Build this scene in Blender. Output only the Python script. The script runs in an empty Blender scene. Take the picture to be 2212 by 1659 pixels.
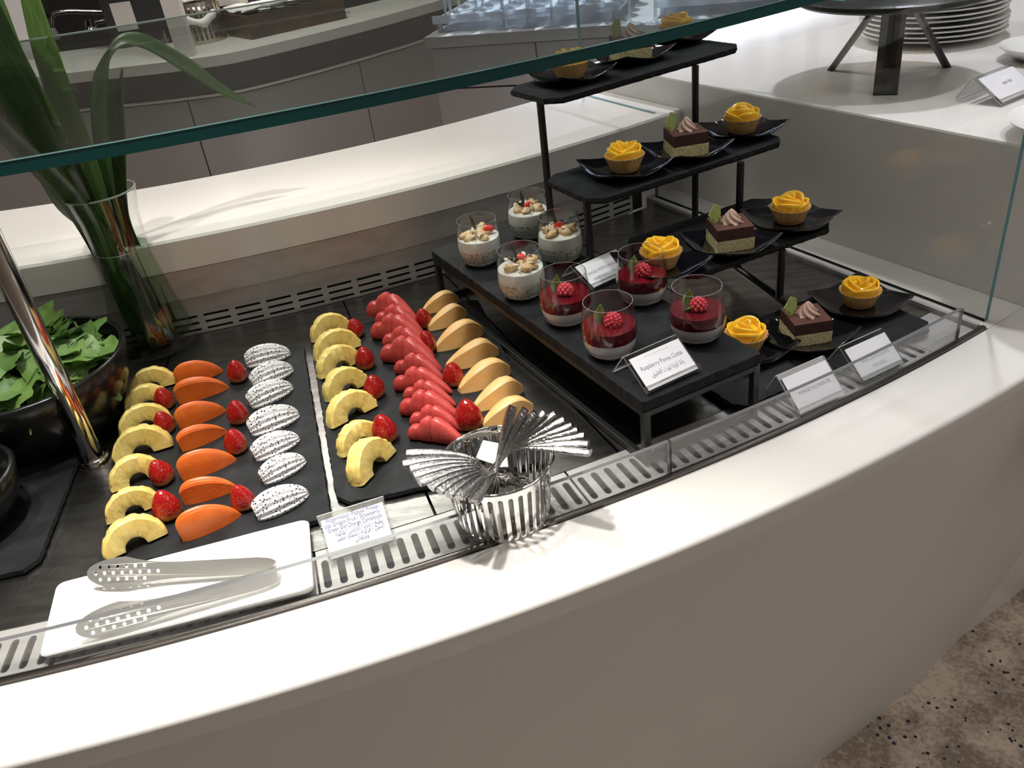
import bpy, bmesh, math, random
from mathutils import Vector, Matrix, noise
from mathutils.geometry import tessellate_polygon
random.seed(7)
SC = bpy.context.scene
COL = SC.collection
PI = math.pi
# ---------------------------------------------------------------- camera
F = 1820.0; CX, CY = 1106.0, 829.5; CAMH = 0.62
dn = Vector((1497.0 - CX, 3717.0 - CY, F)).normalized()
upc = -dn
fw = Vector((0, 0, 1)); yw = (fw - upc * fw.dot(upc)).normalized(); xw = yw.cross(upc)
def c2w(v): return Vector((xw.dot(v), yw.dot(v), upc.dot(v)))
CAMP = Vector((0, 0, CAMH))
cam = bpy.data.cameras.new('camera'); camo = bpy.data.objects.new('camera', cam); COL.objects.link(camo)
rx, ru, rf = c2w(Vector((1, 0, 0))), c2w(Vector((0, -1, 0))), c2w(Vector((0, 0, 1)))
if rx.cross(ru).dot(-rf) < 0: raise RuntimeError('hand')
camo.matrix_world = Matrix(((rx.x, ru.x, -rf.x, 0), (rx.y, ru.y, -rf.y, 0), (rx.z, ru.z, -rf.z, CAMH), (0, 0, 0, 1)))
cam.sensor_width = 36; cam.lens = 36 * F / 2212.0; cam.clip_start = 0.02; cam.clip_end = 60
SC.camera = camo
# ---------------------------------------------------------------- world, lights, exposure
SC.view_settings.view_transform = 'Standard'; SC.view_settings.look = 'None'
SC.view_settings.exposure = 0.0; SC.view_settings.gamma = 1.0; SC.view_settings.use_curve_mapping = False
w = bpy.data.worlds.new('world'); SC.world = w; w.use_nodes = True
w.node_tree.nodes['Background'].inputs[0].default_value = (0.90, 0.88, 0.86, 1)
w.node_tree.nodes['Background'].inputs[1].default_value = 0.13
CEIL = 2.05
def spot(name, x, y, tx, ty, tz, watt, deg, blend=0.5, col=(1, .95, .88), rad=0.03, z=CEIL - 0.03):
    l = bpy.data.lights.new(name, 'SPOT'); l.energy = watt; l.spot_size = math.radians(deg); l.spot_blend = blend
    l.color = col; l.shadow_soft_size = rad
    o = bpy.data.objects.new(name, l); COL.objects.link(o); o.location = (x, y, z)
    o.rotation_euler = (Vector((tx, ty, tz)) - o.location).to_track_quat('-Z', 'Y').to_euler()
    return o
LIGHTS = [
    spot('spot_well', -0.40, 1.28, -0.24, 0.90, 0, 88, 44, 0.7, rad=.045),
    spot('spot_front', -0.75, 0.95, -0.5, 1.15, 0.1, 56, 46, 0.8, rad=.03),
    spot('spot_side', 1.05, 1.85, 0.86, 1.55, 0.22, 75, 50, 0.6, (.87, .89, 1), rad=.045),
    spot('spot_edge', -0.30, 0.72, -0.33, 0.52, 0, 165, 40, 0.9, rad=.045),
    spot('spot_mid', 1.15, 1.15, 0.42, 0.84, 0.0, 46, 44, 0.8, (.97, .97, 1), rad=.045),
    spot('spot_ledge', -0.75, 2.0, -0.45, 1.4, 0.17, 17, 50, 0.8, rad=.045),
    spot('spot_bar', -0.7, 2.9, -0.8, 3.4, 0.1, 60, 80, 0.6, rad=.045),
    spot('spot_glasses', 0.45, 3.2, 0.40, 2.65, 0.3, 800, 42, 0.6, (.72, .83, 1), rad=.045),
]
def panel(name, x, y, sx, sy, watt, col=(1, .95, .9)):
    al = bpy.data.lights.new(name, 'AREA'); al.shape = 'RECTANGLE'; al.energy = watt; al.size = sx; al.size_y = sy; al.color = col
    o = bpy.data.objects.new(name, al); COL.objects.link(o); o.location = (x, y, CEIL - 0.05)
panel('front_fill', 2.5, -0.3, 1.4, 1.4, 20)  # unseen fill light added to brighten the counter front and carpet
panel('ceiling_panel_aisle', -0.72, 2.95, 1.0, .5, 32)

# ---------------------------------------------------------------- pixel -> point helpers (ray to a real plane)
def ray(px, py): return c2w(Vector((px - CX, py - CY, F)))
def at(px, py, z=0.0):
    r = ray(px, py); s = (z - CAMH) / r.z
    return CAMP + r * s
def onplane(px, py, p, n):
    r = ray(px, py); return CAMP + r * ((p - CAMP).dot(n) / r.dot(n))
CC = Vector((-0.93, 3.72, 0))
def pol(r, deg, z=0.0):
    a = math.radians(deg); return Vector((CC.x + r * math.cos(a), CC.y + r * math.sin(a), z))
def topol(p):
    v = p - CC; return math.hypot(v.x, v.y), math.degrees(math.atan2(v.y, v.x))
# ---------------------------------------------------------------- materials
MATS = {}
def _n(nt, t, **kw):
    n = nt.nodes.new(t)
    for k, v in kw.items():
        if k in n.inputs.keys(): n.inputs[k].default_value = v
        else: setattr(n, k, v)
    return n
def mat(name, col, rough=0.5, metal=0.0, spec=0.5, sss=0.0, ssr=(1, .5, .25), sscale=0.004, coat=0.0, bump=None, var=None, emit=None):
    """bump=(scale,strength[,stretch]) var=(scale,colour2[,lo,hi][,stretch])"""
    if name in MATS: return MATS[name]
    m = bpy.data.materials.new(name); m.use_nodes = True; nt = m.node_tree; b = nt.nodes['Principled BSDF']
    b.inputs['Base Color'].default_value = (*col, 1); b.inputs['Roughness'].default_value = rough
    b.inputs['Metallic'].default_value = metal; b.inputs['Specular IOR Level'].default_value = spec
    if sss: b.inputs['Subsurface Weight'].default_value = sss; b.inputs['Subsurface Radius'].default_value = ssr; b.inputs['Subsurface Scale'].default_value = sscale
    if coat: b.inputs['Coat Weight'].default_value = coat; b.inputs['Coat Roughness'].default_value = 0.08
    tc = None
    def coords(st):
        nonlocal tc
        tc = tc or nt.nodes.new('ShaderNodeTexCoord')
        if not st: return tc.outputs['Object']
        mp = nt.nodes.new('ShaderNodeMapping'); mp.inputs['Scale'].default_value = st
        nt.links.new(tc.outputs['Object'], mp.inputs['Vector']); return mp.outputs[0]
    if bump:
        tx = _n(nt, 'ShaderNodeTexNoise', Scale=bump[0], Detail=6.0); nt.links.new(coords(bump[2] if len(bump) > 2 else None), tx.inputs['Vector'])
        bp = _n(nt, 'ShaderNodeBump', Strength=bump[1], Distance=0.002); nt.links.new(tx.outputs[0], bp.inputs['Height']); nt.links.new(bp.outputs[0], b.inputs['Normal'])
    if var:
        tx = _n(nt, 'ShaderNodeTexNoise', Scale=var[0], Detail=5.0); nt.links.new(coords(var[4] if len(var) > 4 else None), tx.inputs['Vector'])
        rp = nt.nodes.new('ShaderNodeValToRGB'); rp.color_ramp.elements[0].color = (*col, 1); rp.color_ramp.elements[1].color = (*var[1], 1)
        rp.color_ramp.elements[0].position = var[2] if len(var) > 2 else .4; rp.color_ramp.elements[1].position = var[3] if len(var) > 3 else .65
        nt.links.new(tx.outputs[0], rp.inputs[0]); nt.links.new(rp.outputs[0], b.inputs['Base Color'])
    if emit: b.inputs['Emission Color'].default_value = (*col, 1); b.inputs['Emission Strength'].default_value = emit
    MATS[name] = m; return m
def thinglass(name, tint=(1, 1, 1), f0=0.045, rough=0.0, gain=0.95, haze=0.0):
    if name in MATS: return MATS[name]
    m = bpy.data.materials.new(name); m.use_nodes = True; nt = m.node_tree; nt.nodes.clear()
    out = nt.nodes.new('ShaderNodeOutputMaterial'); mx = nt.nodes.new('ShaderNodeMixShader')
    tr = _n(nt, 'ShaderNodeBsdfTransparent', Color=(*tint, 1)); gl = _n(nt, 'ShaderNodeBsdfGlossy', Roughness=rough)
    lw = _n(nt, 'ShaderNodeLayerWeight', Blend=0.5)
    p = _n(nt, 'ShaderNodeMath', operation='POWER'); p.inputs[1].default_value = 5.0
    ma = _n(nt, 'ShaderNodeMath', operation='MULTIPLY_ADD'); ma.inputs[1].default_value = gain; ma.inputs[2].default_value = f0
    nt.links.new(lw.outputs['Facing'], p.inputs[0]); nt.links.new(p.outputs[0], ma.inputs[0]); nt.links.new(ma.outputs[0], mx.inputs[0])
    nt.links.new(tr.outputs[0], mx.inputs[1]); nt.links.new(gl.outputs[0], mx.inputs[2]); fin = mx
    if haze:
        df = _n(nt, 'ShaderNodeBsdfTranslucent', Color=(.8, .8, .82, 1)); d2 = _n(nt, 'ShaderNodeBsdfDiffuse', Color=(.8, .8, .82, 1)); md = nt.nodes.new('ShaderNodeMixShader'); md.inputs[0].default_value = .5
        nt.links.new(df.outputs[0], md.inputs[1]); nt.links.new(d2.outputs[0], md.inputs[2]); fin = nt.nodes.new('ShaderNodeMixShader'); fin.inputs[0].default_value = haze
        nt.links.new(mx.outputs[0], fin.inputs[1]); nt.links.new(md.outputs[0], fin.inputs[2])
    nt.links.new(fin.outputs[0], out.inputs[0])
    MATS[name] = m; return m
def speckled(name, base, dots, scale, size, rough=0.35, base2=None, sss=0.0, bumpd=0.0, ramp=(0.15, 0.55), axis=2, ssr=(1, .3, .2)):
    """base colour (optionally running to base2 along a Generated axis) with small round specks"""
    if name in MATS: return MATS[name]
    m = bpy.data.materials.new(name); m.use_nodes = True; nt = m.node_tree; b = nt.nodes['Principled BSDF']; b.inputs['Roughness'].default_value = rough
    tc = nt.nodes.new('ShaderNodeTexCoord'); vo = _n(nt, 'ShaderNodeTexVoronoi', Scale=scale); nt.links.new(tc.outputs['Object'], vo.inputs['Vector'])
    ra = nt.nodes.new('ShaderNodeValToRGB'); ra.color_ramp.elements[0].position = size; ra.color_ramp.elements[1].position = size + .06
    ra.color_ramp.elements[0].color = (1, 1, 1, 1); ra.color_ramp.elements[1].color = (0, 0, 0, 1); nt.links.new(vo.outputs['Distance'], ra.inputs[0])
    mx = nt.nodes.new('ShaderNodeMix'); mx.data_type = 'RGBA'; mx.inputs[6].default_value = (*base, 1); mx.inputs[7].default_value = (*dots, 1)
    nt.links.new(ra.outputs[0], mx.inputs[0])
    if base2:
        sp = nt.nodes.new('ShaderNodeSeparateXYZ'); nt.links.new(tc.outputs['Generated'], sp.inputs[0])
        nz = _n(nt, 'ShaderNodeTexNoise', Scale=90.0); nt.links.new(tc.outputs['Object'], nz.inputs['Vector'])
        ad = _n(nt, 'ShaderNodeMath', operation='MULTIPLY_ADD'); ad.inputs[1].default_value = .25; nt.links.new(nz.outputs[0], ad.inputs[0]); nt.links.new(sp.outputs[axis], ad.inputs[2])
        r2 = nt.nodes.new('ShaderNodeValToRGB'); r2.color_ramp.elements[0].position = ramp[0] + .12; r2.color_ramp.elements[1].position = ramp[1] + .12
        r2.color_ramp.elements[0].color = (*base, 1); r2.color_ramp.elements[1].color = (*base2, 1); nt.links.new(ad.outputs[0], r2.inputs[0]); nt.links.new(r2.outputs[0], mx.inputs[6])
    nt.links.new(mx.outputs[2], b.inputs['Base Color'])
    if sss: b.inputs['Subsurface Weight'].default_value = sss; b.inputs['Subsurface Radius'].default_value = ssr; b.inputs['Subsurface Scale'].default_value = .004
    if bumpd:
        bp = _n(nt, 'ShaderNodeBump', Strength=bumpd, Distance=0.0015); nt.links.new(vo.outputs['Distance'], bp.inputs['Height']); nt.links.new(bp.outputs[0], b.inputs['Normal'])
    MATS[name] = m; return m
M_WHITE = mat('solid_surface', (.80, .775, .74), .22, spec=.45)
M_FRONT = mat('solid_surface_front', (.78, .755, .72), .5, spec=.3)
M_STEEL = mat('brushed_steel', (.47, .46, .45), .45, .4, bump=(60, .12, (1, 14, 14)), var=(9, (.40, .39, .38), .42, .62, (1, 6, 6)))
M_STEELD = mat('worn_tray_steel', (.34, .325, .31), .24, 1.0, bump=(50, .12, (3, 20, 3)), var=(14, (.24, .23, .22), .4, .65, (1, 5, 1)))
M_CHROME = mat('polished_steel', (.72, .71, .69), .07, 1.0)
M_CUT = mat('hammered_cutlery_steel', (.66, .65, .64), .16, 1.0, bump=(420, .5, (1, .25, 1)))
M_TONG = mat('satin_tong_steel', (.66, .65, .62), .48, .85)
M_DARK = mat('slot_darkness', (.012, .012, .012), .8)
M_SLATE = mat('natural_slate', (.0095, .0105, .012), .55, spec=.18, bump=(70, .45), var=(30, (.018, .0195, .0215)))
M_SLATEE = mat('slate_broken_edge', (.010, .011, .0125), .65, spec=.2, bump=(220, 1.0))
M_BLACKG = mat('glossy_black_plate', (.006, .006, .008), .06, coat=.4)
M_BLACKM = mat('black_powder_metal', (.010, .010, .011), .38)
M_BOWL = mat('black_bowl', (.010, .010, .010), .2)
M_GLASS = thinglass('clear_glass', (.985, .99, .985), .04)
M_TUMB = thinglass('tumbler_glass', (.965, .97, .97), .035)
M_ACR = thinglass('clear_acrylic', (.95, .955, .95), .06)
M_ACRG = thinglass('reflection_haze_acrylic', (.93, .935, .93), .07, haze=.07)  # milky haze mixed in to stand for the room reflected in the guard
M_ACRE = mat('acrylic_cut_edge', (.42, .42, .43), .2)
M_ACRGE = mat('guard_cut_edge', (.15, .15, .155), .2)
M_TRIM = mat('dark_steel_trim', (.20, .185, .175), .22, 1.0)
M_SHELF = thinglass('shelf_glass', (.86, .90, .885), .095)
M_GREENE = mat('glass_green_edge', (.003, .046, .044), .08, coat=.3)
M_TEALE = mat('glass_teal_edge', (.10, .26, .28), .15)
M_PALEE = mat('pale_glass_edge', (.38, .46, .44), .2)
M_WATER = thinglass('water', (.80, .90, .78), .03)
M_PAPER = mat('sign_paper', (.80, .80, .84), .6)
M_INK = mat('grey_print', (.27, .27, .36), .7)
M_INKB = mat('blue_grey_print', (.11, .14, .30), .7)
M_CER = mat('white_ceramic', (.86, .86, .84), .12)
M_CAB = mat('taupe_laminate', (.30, .28, .265), .4)
M_CABD = mat('dark_fascia', (.10, .095, .09), .5)
M_PALE = mat('pale_stone_top', (.62, .60, .55), .35)
M_BLACK = mat('dark_niche', (.012, .012, .013), .6)
M_PINE = mat('pineapple_flesh', (.88, .69, .23), .34, sss=.12, ssr=(1, .8, .4), bump=(150, .8, (1, 1, .35)), var=(60, (.80, .56, .12), .45, .75, (1, 1, .3)))
M_PAP = mat('papaya_flesh', (.74, .165, .022), .38, sss=.08, ssr=(1, .5, .2), var=(25, (.66, .115, .015)), bump=(160, .2))
M_MELW = mat('watermelon_flesh', (.60, .085, .075), .3, sss=.06, ssr=(1, .4, .3), bump=(250, .3), var=(45, (.50, .05, .05)))
M_CANT = mat('cantaloupe_flesh', (.82, .47, .16), .42, sss=.1, ssr=(1, .6, .3), var=(26, (.82, .60, .30), .4, .7, (.4, 3, 3)))
M_CANTS = mat('cantaloupe_flank', (.84, .40, .09), .4, sss=.2)
M_DRAG = speckled('dragon_fruit_flesh', (.80, .80, .82), (.006, .006, .008), 270, .27, .25, sss=.1)
M_STRAW = speckled('strawberry_skin', (.70, .42, .14), (.62, .30, .06), 300, .10, .22, base2=(.34, .008, .008), bumpd=.35, ramp=(-.02, .36), sss=.05)
M_CUTB = mat('strawberry_cut', (.85, .06, .05), .3, sss=.2)
M_SAGO = speckled('sago_layer', (.74, .74, .64), (.27, .29, .15), 230, .30, .3)
M_COCO = mat('coconut_milk', (.84, .83, .77), .28, sss=.2, ssr=(1, 1, .9))
M_CHUNK = mat('pineapple_chunk', (.80, .60, .36), .45, sss=.3, var=(160, (.64, .40, .18)))
M_FLAKE = mat('coconut_flake', (.86, .72, .56), .5)
M_PANDAN = mat('pandan_leaf', (.018, .055, .016), .35)
M_PANNA = mat('panna_cotta_white', (.80, .76, .76), .3, sss=.2, ssr=(1, .9, .9))
M_RASPJ = mat('raspberry_jelly', (.115, .0035, .009), .12, coat=.3)
M_RASP = mat('raspberry', (.60, .045, .07), .35, sss=.3, ssr=(1, .3, .3))
M_MINT = mat('mint_leaf', (.16, .29, .05), .4, bump=(300, .3))
M_CRUST = mat('tart_crust', (.74, .45, .17), .7, bump=(500, .4), var=(90, (.62, .34, .11)))
M_MANGO = mat('mango_slice', (.95, .555, .03), .18, sss=.35, ssr=(1, .6, .1), coat=.3)
M_SPONGE = mat('sponge_cake', (.80, .72, .40), .85, bump=(420, 1.0), var=(350, (.62, .52, .25)))
M_MOUSSE = mat('chocolate_mousse', (.060, .020, .014), .75, bump=(500, .3))
M_COCOA = mat('cocoa_dusting', (.085, .030, .020), .9, bump=(800, .5))
M_CREAM = mat('cocoa_cream', (.52, .33, .26), .4)
M_CHOCG = mat('green_white_chocolate', (.42, .50, .16), .35, var=(170, (.03, .04, .015), .60, .63, (3, 1, .6)))
M_LEAF = mat('rocket_leaf', (.135, .24, .055), .4, var=(40, (.20, .33, .085)), bump=(90, .5))
M_LEAF2 = mat('rocket_leaf_dark', (.07, .15, .03), .4, var=(40, (.12, .23, .05)), bump=(90, .5))
M_STRAP = mat('long_green_leaf', (.036, .078, .022), .35, var=(6, (.07, .135, .038), .4, .7, (40, 40, 1)))
M_STRAP2 = mat('pale_green_leaf', (.12, .205, .055), .35, var=(6, (.07, .135, .035), .4, .7, (40, 40, 1)))
M_STEM = mat('brown_stem', (.16, .11, .03), .5)
M_NAP = mat('white_napkin', (.80, .78, .74), .8)
M_RACK = thinglass('clear_rack_plastic', (.70, .75, .84), .2, .15, haze=.6)  # haze and bluish tint put into the colour to brighten the racks
M_WINE = thinglass('wine_glass', (.86, .90, .95), .30, .05, haze=.22)  # haze mixed in to stand for the bright sparkle of the glasses
M_PLUM = mat('plum_fabric', (.10, .012, .03), .8)
def carpet():
    m = bpy.data.materials.new('speckled_carpet'); m.use_nodes = True; nt = m.node_tree; b = nt.nodes['Principled BSDF']; b.inputs['Roughness'].default_value = .95
    tc = nt.nodes.new('ShaderNodeTexCoord')
    n1 = _n(nt, 'ShaderNodeTexNoise', Scale=9.0, Detail=3.0); n2 = _n(nt, 'ShaderNodeTexNoise', Scale=120.0, Detail=3.0)
    ad = _n(nt, 'ShaderNodeMath', operation='MULTIPLY_ADD'); ad.inputs[1].default_value = .55
    for n in (n1, n2): nt.links.new(tc.outputs['Object'], n.inputs['Vector'])
    nt.links.new(n2.outputs[0], ad.inputs[0]); nt.links.new(n1.outputs[0], ad.inputs[2])
    r = nt.nodes.new('ShaderNodeValToRGB'); r.color_ramp.elements[0].position = .66; r.color_ramp.elements[1].position = .92
    r.color_ramp.elements[0].color = (.33, .26, .21, 1); r.color_ramp.elements[1].color = (.76, .63, .52, 1); nt.links.new(ad.outputs[0], r.inputs[0])
    vo = _n(nt, 'ShaderNodeTexVoronoi', Scale=60.0); nt.links.new(tc.outputs['Object'], vo.inputs['Vector'])
    r2 = nt.nodes.new('ShaderNodeValToRGB'); r2.color_ramp.elements[0].position = .20; r2.color_ramp.elements[1].position = .24
    r2.color_ramp.elements[0].color = (1, 1, 1, 1); r2.color_ramp.elements[1].color = (0, 0, 0, 1); nt.links.new(vo.outputs['Distance'], r2.inputs[0])
    n3 = _n(nt, 'ShaderNodeTexNoise', Scale=14.0); nt.links.new(tc.outputs['Object'], n3.inputs['Vector'])
    gt = _n(nt, 'ShaderNodeMath', operation='GREATER_THAN'); gt.inputs[1].default_value = .52; nt.links.new(n3.outputs[0], gt.inputs[0])
    mu = _n(nt, 'ShaderNodeMath', operation='MULTIPLY'); nt.links.new(r2.outputs[0], mu.inputs[0]); nt.links.new(gt.outputs[0], mu.inputs[1])
    mx = nt.nodes.new('ShaderNodeMix'); mx.data_type = 'RGBA'; mx.inputs[7].default_value = (.02, .035, .07, 1)
    nt.links.new(mu.outputs[0], mx.inputs[0]); nt.links.new(r.outputs[0], mx.inputs[6]); nt.links.new(mx.outputs[2], b.inputs['Base Color'])
    bp = _n(nt, 'ShaderNodeBump', Strength=.6, Distance=.004); nt.links.new(n2.outputs[0], bp.inputs['Height']); nt.links.new(bp.outputs[0], b.inputs['Normal'])
    return m
# ---------------------------------------------------------------- objects
def tag(o, label=None, cat=None, group=None, kind=None):
    if label: o['label'] = label
    if cat: o['category'] = cat
    if group: o['group'] = group
    if kind: o['kind'] = kind
    return o
def empty(name, loc, label, cat, group=None, rz=0.0):
    o = bpy.data.objects.new(name, None); COL.objects.link(o); o.location = loc; o.rotation_euler = (0, 0, rz); o.empty_display_size = .02
    return tag(o, label, cat, group)
class MB:
    def __init__(s): s.v = []; s.f = []; s.m = []
    def add(s, vs, fs, mi=0):
        k = len(s.v); s.v += [tuple(x) for x in vs]; s.f += [tuple(i + k for i in f) for f in fs]; s.m += [mi] * len(fs); return s
    def box(s, x0, x1, y0, y1, z0, z1, mi=0, mtx=None):
        vs = [Vector(p) for p in ((x0, y0, z0), (x1, y0, z0), (x1, y1, z0), (x0, y1, z0), (x0, y0, z1), (x1, y0, z1), (x1, y1, z1), (x0, y1, z1))]
        if mtx: vs = [mtx @ p for p in vs]
        return s.add(vs, [(3, 2, 1, 0), (4, 5, 6, 7), (0, 1, 5, 4), (1, 2, 6, 5), (2, 3, 7, 6), (3, 0, 4, 7)], mi)
    def lathe(s, prof, n=28, mi=0, c=(0, 0, 0), mtx=None, fn=None):
        vs = []; fs = []; m = len(prof); c = Vector(c)
        for i in range(n):
            a = 2 * PI * i / n
            for (r, z) in prof:
                k = fn(a, r, z) if fn else 1.0
                p = Vector((r * k * math.cos(a), r * k * math.sin(a), z)); vs.append((mtx @ p if mtx else p) + c)
        for i in range(n):
            j = (i + 1) % n
            for q in range(m - 1):
                if prof[q][0] < 1e-7 and prof[q + 1][0] < 1e-7: continue
                fs.append((i * m + q, j * m + q, j * m + q + 1, i * m + q + 1))
        return s.add(vs, fs, mi)
    def tube(s, pts, r, n=10, mi=0, caps=True, flat=1.0, updir=None):
        pts = [Vector(p) for p in pts]; rs = r if hasattr(r, '__len__') else [r] * len(pts); vs = []; fs = []; prev = None
        for i, p in enumerate(pts):
            t = (pts[min(i + 1, len(pts) - 1)] - pts[max(i - 1, 0)]).normalized()
            if prev is None:
                a = Vector(updir) if updir else (Vector((0, 0, 1)) if abs(t.z) < .9 else Vector((1, 0, 0)))
            else: a = prev
            a = (a - t * a.dot(t)).normalized(); prev = a; b = t.cross(a)
            for k in range(n):
                g = 2 * PI * k / n; vs.append(p + a * (rs[i] * flat * math.sin(g)) + b * (rs[i] * math.cos(g)))
        for i in range(len(pts) - 1):
            for k in range(n):
                k2 = (k + 1) % n; fs.append((i * n + k, i * n + k2, (i + 1) * n + k2, (i + 1) * n + k))
        if caps: fs += [tuple(range(n - 1, -1, -1)), tuple((len(pts) - 1) * n + k for k in range(n))]
        return s.add(vs, fs, mi)
    def loft(s, rings, mi=0, caps=True, closed=True):
        n = len(rings[0]); vs = [p for r in rings for p in r]; fs = []
        for i in range(len(rings) - 1):
            for k in range(n if closed else n - 1):
                k2 = (k + 1) % n; fs.append((i * n + k, i * n + k2, (i + 1) * n + k2, (i + 1) * n + k))
        if caps and closed: fs += [tuple(range(n - 1, -1, -1)), tuple((len(rings) - 1) * n + k for k in range(n))]
        return s.add(vs, fs, mi)
    def prism(s, poly, z0, z1, mi=0, mside=None, fn=None):
        """extruded polygon; fn maps (x,y,z) to a point"""
        fn = fn or (lambda x, y, z: Vector((x, y, z))); n = len(poly)
        if sum(poly[i][0] * poly[(i + 1) % n][1] - poly[(i + 1) % n][0] * poly[i][1] for i in range(n)) < 0: poly = poly[::-1]
        tri = tessellate_polygon([[Vector((p[0], p[1], 0)) for p in poly]])
        vs = [fn(p[0], p[1], z0) for p in poly] + [fn(p[0], p[1], z1) for p in poly]; ft = []; 
        for t in tri:
            a, b, c = [poly[i] for i in t]
            if (b[0] - a[0]) * (c[1] - a[1]) - (b[1] - a[1]) * (c[0] - a[0]) < 0: t = (t[0], t[2], t[1])
            ft += [(t[0] + n, t[1] + n, t[2] + n), (t[0], t[2], t[1])]
        s.add(vs, ft, mi); s.add(vs, [(i, (i + 1) % n, (i + 1) % n + n, i + n) for i in range(n)], mi if mside is None else mside); return s
    def holes(s, outer, holes, z0, z1, fn, mi=0):
        """plate with real holes, mapped by fn(x,y,z)"""
        loops = [outer] + holes; flat = [p for l in loops for p in l]
        tri = tessellate_polygon([[Vector((p[0], p[1], 0)) for p in l] for l in loops]); n = len(flat)
        vs = [fn(p[0], p[1], z1) for p in flat] + [fn(p[0], p[1], z0) for p in flat]; fs = []
        for t in tri:
            a, b, c = [flat[i] for i in t]
            if (b[0] - a[0]) * (c[1] - a[1]) - (b[1] - a[1]) * (c[0] - a[0]) < 0: t = (t[0], t[2], t[1])
            fs += [tuple(t), (t[0] + n, t[2] + n, t[1] + n)]
        k = 0
        for l in loops:
            for i in range(len(l)):
                a, b = k + i, k + (i + 1) % len(l); fs.append((a, b, b + n, a + n))
            k += len(l)
        return s.add(vs, fs, mi)
    def obj(s, name, mats, parent=None, smooth=40, loc=None, bevel=0, sub=0, rot=None, solid=0):
        me = bpy.data.meshes.new(name); me.from_pydata(s.v, [], s.f)
        for m in (mats if isinstance(mats, (list, tuple)) else [mats]): me.materials.append(m)
        if any(s.m): me.polygons.foreach_set('material_index', s.m)
        me.validate(); 
        bm = bmesh.new(); bm.from_mesh(me); bmesh.ops.recalc_face_normals(bm, faces=bm.faces); bm.to_mesh(me); bm.free()
        if smooth:
            me.polygons.foreach_set('use_smooth', [True] * len(me.polygons)); me.set_sharp_from_angle(angle=math.radians(smooth))
        o = bpy.data.objects.new(name, me); COL.objects.link(o)
        if parent: o.parent = parent
        if loc is not None: o.location = loc
        if rot is not None: o.rotation_euler = rot
        if solid: md = o.modifiers.new('solid', 'SOLIDIFY'); md.thickness = solid; md.offset = 0
        if bevel: md = o.modifiers.new('bevel', 'BEVEL'); md.width = bevel; md.segments = 2; md.limit_method = 'ANGLE'; md.angle_limit = math.radians(40)
        if sub: md = o.modifiers.new('sub', 'SUBSURF'); md.levels = sub; md.render_levels = sub
        return o
def kids(o): return list(o.children)
def dup(root, loc=None, rz=None, label=None, group=None, rot=None, scale=None):
    c = root.copy(); COL.objects.link(c)
    if loc is not None: c.location = loc
    if rz is not None: c.rotation_euler = (root.rotation_euler.x, root.rotation_euler.y, rz)
    if rot is not None: c.rotation_euler = rot
    if scale: c.scale = scale
    if label: c['label'] = label
    if group: c['group'] = group
    for ch in kids(root):
        d = ch.copy(); COL.objects.link(d); d.parent = c
        for g in kids(ch): e = g.copy(); COL.objects.link(e); e.parent = d
    return c
def stad(cx, cy, hl, hw, n=4, ang=0.0):
    """stadium outline: half length hl along x"""
    pts = []
    for k in range(n + 1): a = -PI / 2 + PI * k / n; pts.append((hl - hw + hw * math.cos(a), hw * math.sin(a)))
    for k in range(n + 1): a = PI / 2 + PI * k / n; pts.append((-(hl - hw) + hw * math.cos(a), hw * math.sin(a)))
    ca, sa = math.cos(ang), math.sin(ang)
    return [(cx + x * ca - y * sa, cy + x * sa + y * ca) for x, y in pts]
def lerp(a, b, t): return a + (b - a) * t
def bez(p0, p1, p2, p3, n):
    p0, p1, p2, p3 = map(Vector, (p0, p1, p2, p3)); o = []
    for i in range(n + 1):
        t = i / n; u = 1 - t; o.append(p0 * u ** 3 + p1 * (3 * u * u * t) + p2 * (3 * u * t * t) + p3 * t ** 3)
    return o
def cat_rom(pts, n=6):
    pts = [Vector(p) for p in pts]; o = []
    for i in range(len(pts) - 1):
        a, b, c, d = pts[max(i - 1, 0)], pts[i], pts[i + 1], pts[min(i + 2, len(pts) - 1)]
        for k in range(n):
            t = k / n; o.append(.5 * ((2 * b) + (c - a) * t + (2 * a - 5 * b + 4 * c - d) * t * t + (-a + 3 * b - 3 * c + d) * t ** 3))
    o.append(pts[-1]); return o
# right-hand side line (glass end panel / side counter)
W0 = at(1762, 516); W1 = at(2212, 668); WD = (W1 - W0).normalized(); WN = Vector((-WD.y, WD.x, 0))
if WN.x < 0: WN = -WN
G0 = at(1704, 540); G1 = at(2125, 701); GD = (G1 - G0).normalized()
def ang_on(p, d, r):
    q = p - CC; b = q.dot(d); c = q.dot(q) - r * r; disc = math.sqrt(b * b - c); best = None
    for t in (-b + disc, -b - disc):
        x = p + d * t
        if x.y < CC.y and x.x > 0: best = x if best is None or abs(t) < abs((best - p).length) else best
    return topol(best)[1]
def sweep(prof, a0, a1, n=64, endline=None, mi=0, mb=None):
    """closed (r,z) profile swept round CC; endline=(p,d,offset) cuts the right end along a straight line"""
    mb = mb or MB(); rings = []
    ends = [a1 if endline is None else ang_on(endline[0], endline[1], r) for r, z in prof]
    for i in range(n + 1):
        t = i / n; rings.append([pol(r, lerp(a0, e, t), z) for (r, z), e in zip(prof, ends)])
    return mb.loft(rings, mi)
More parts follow.
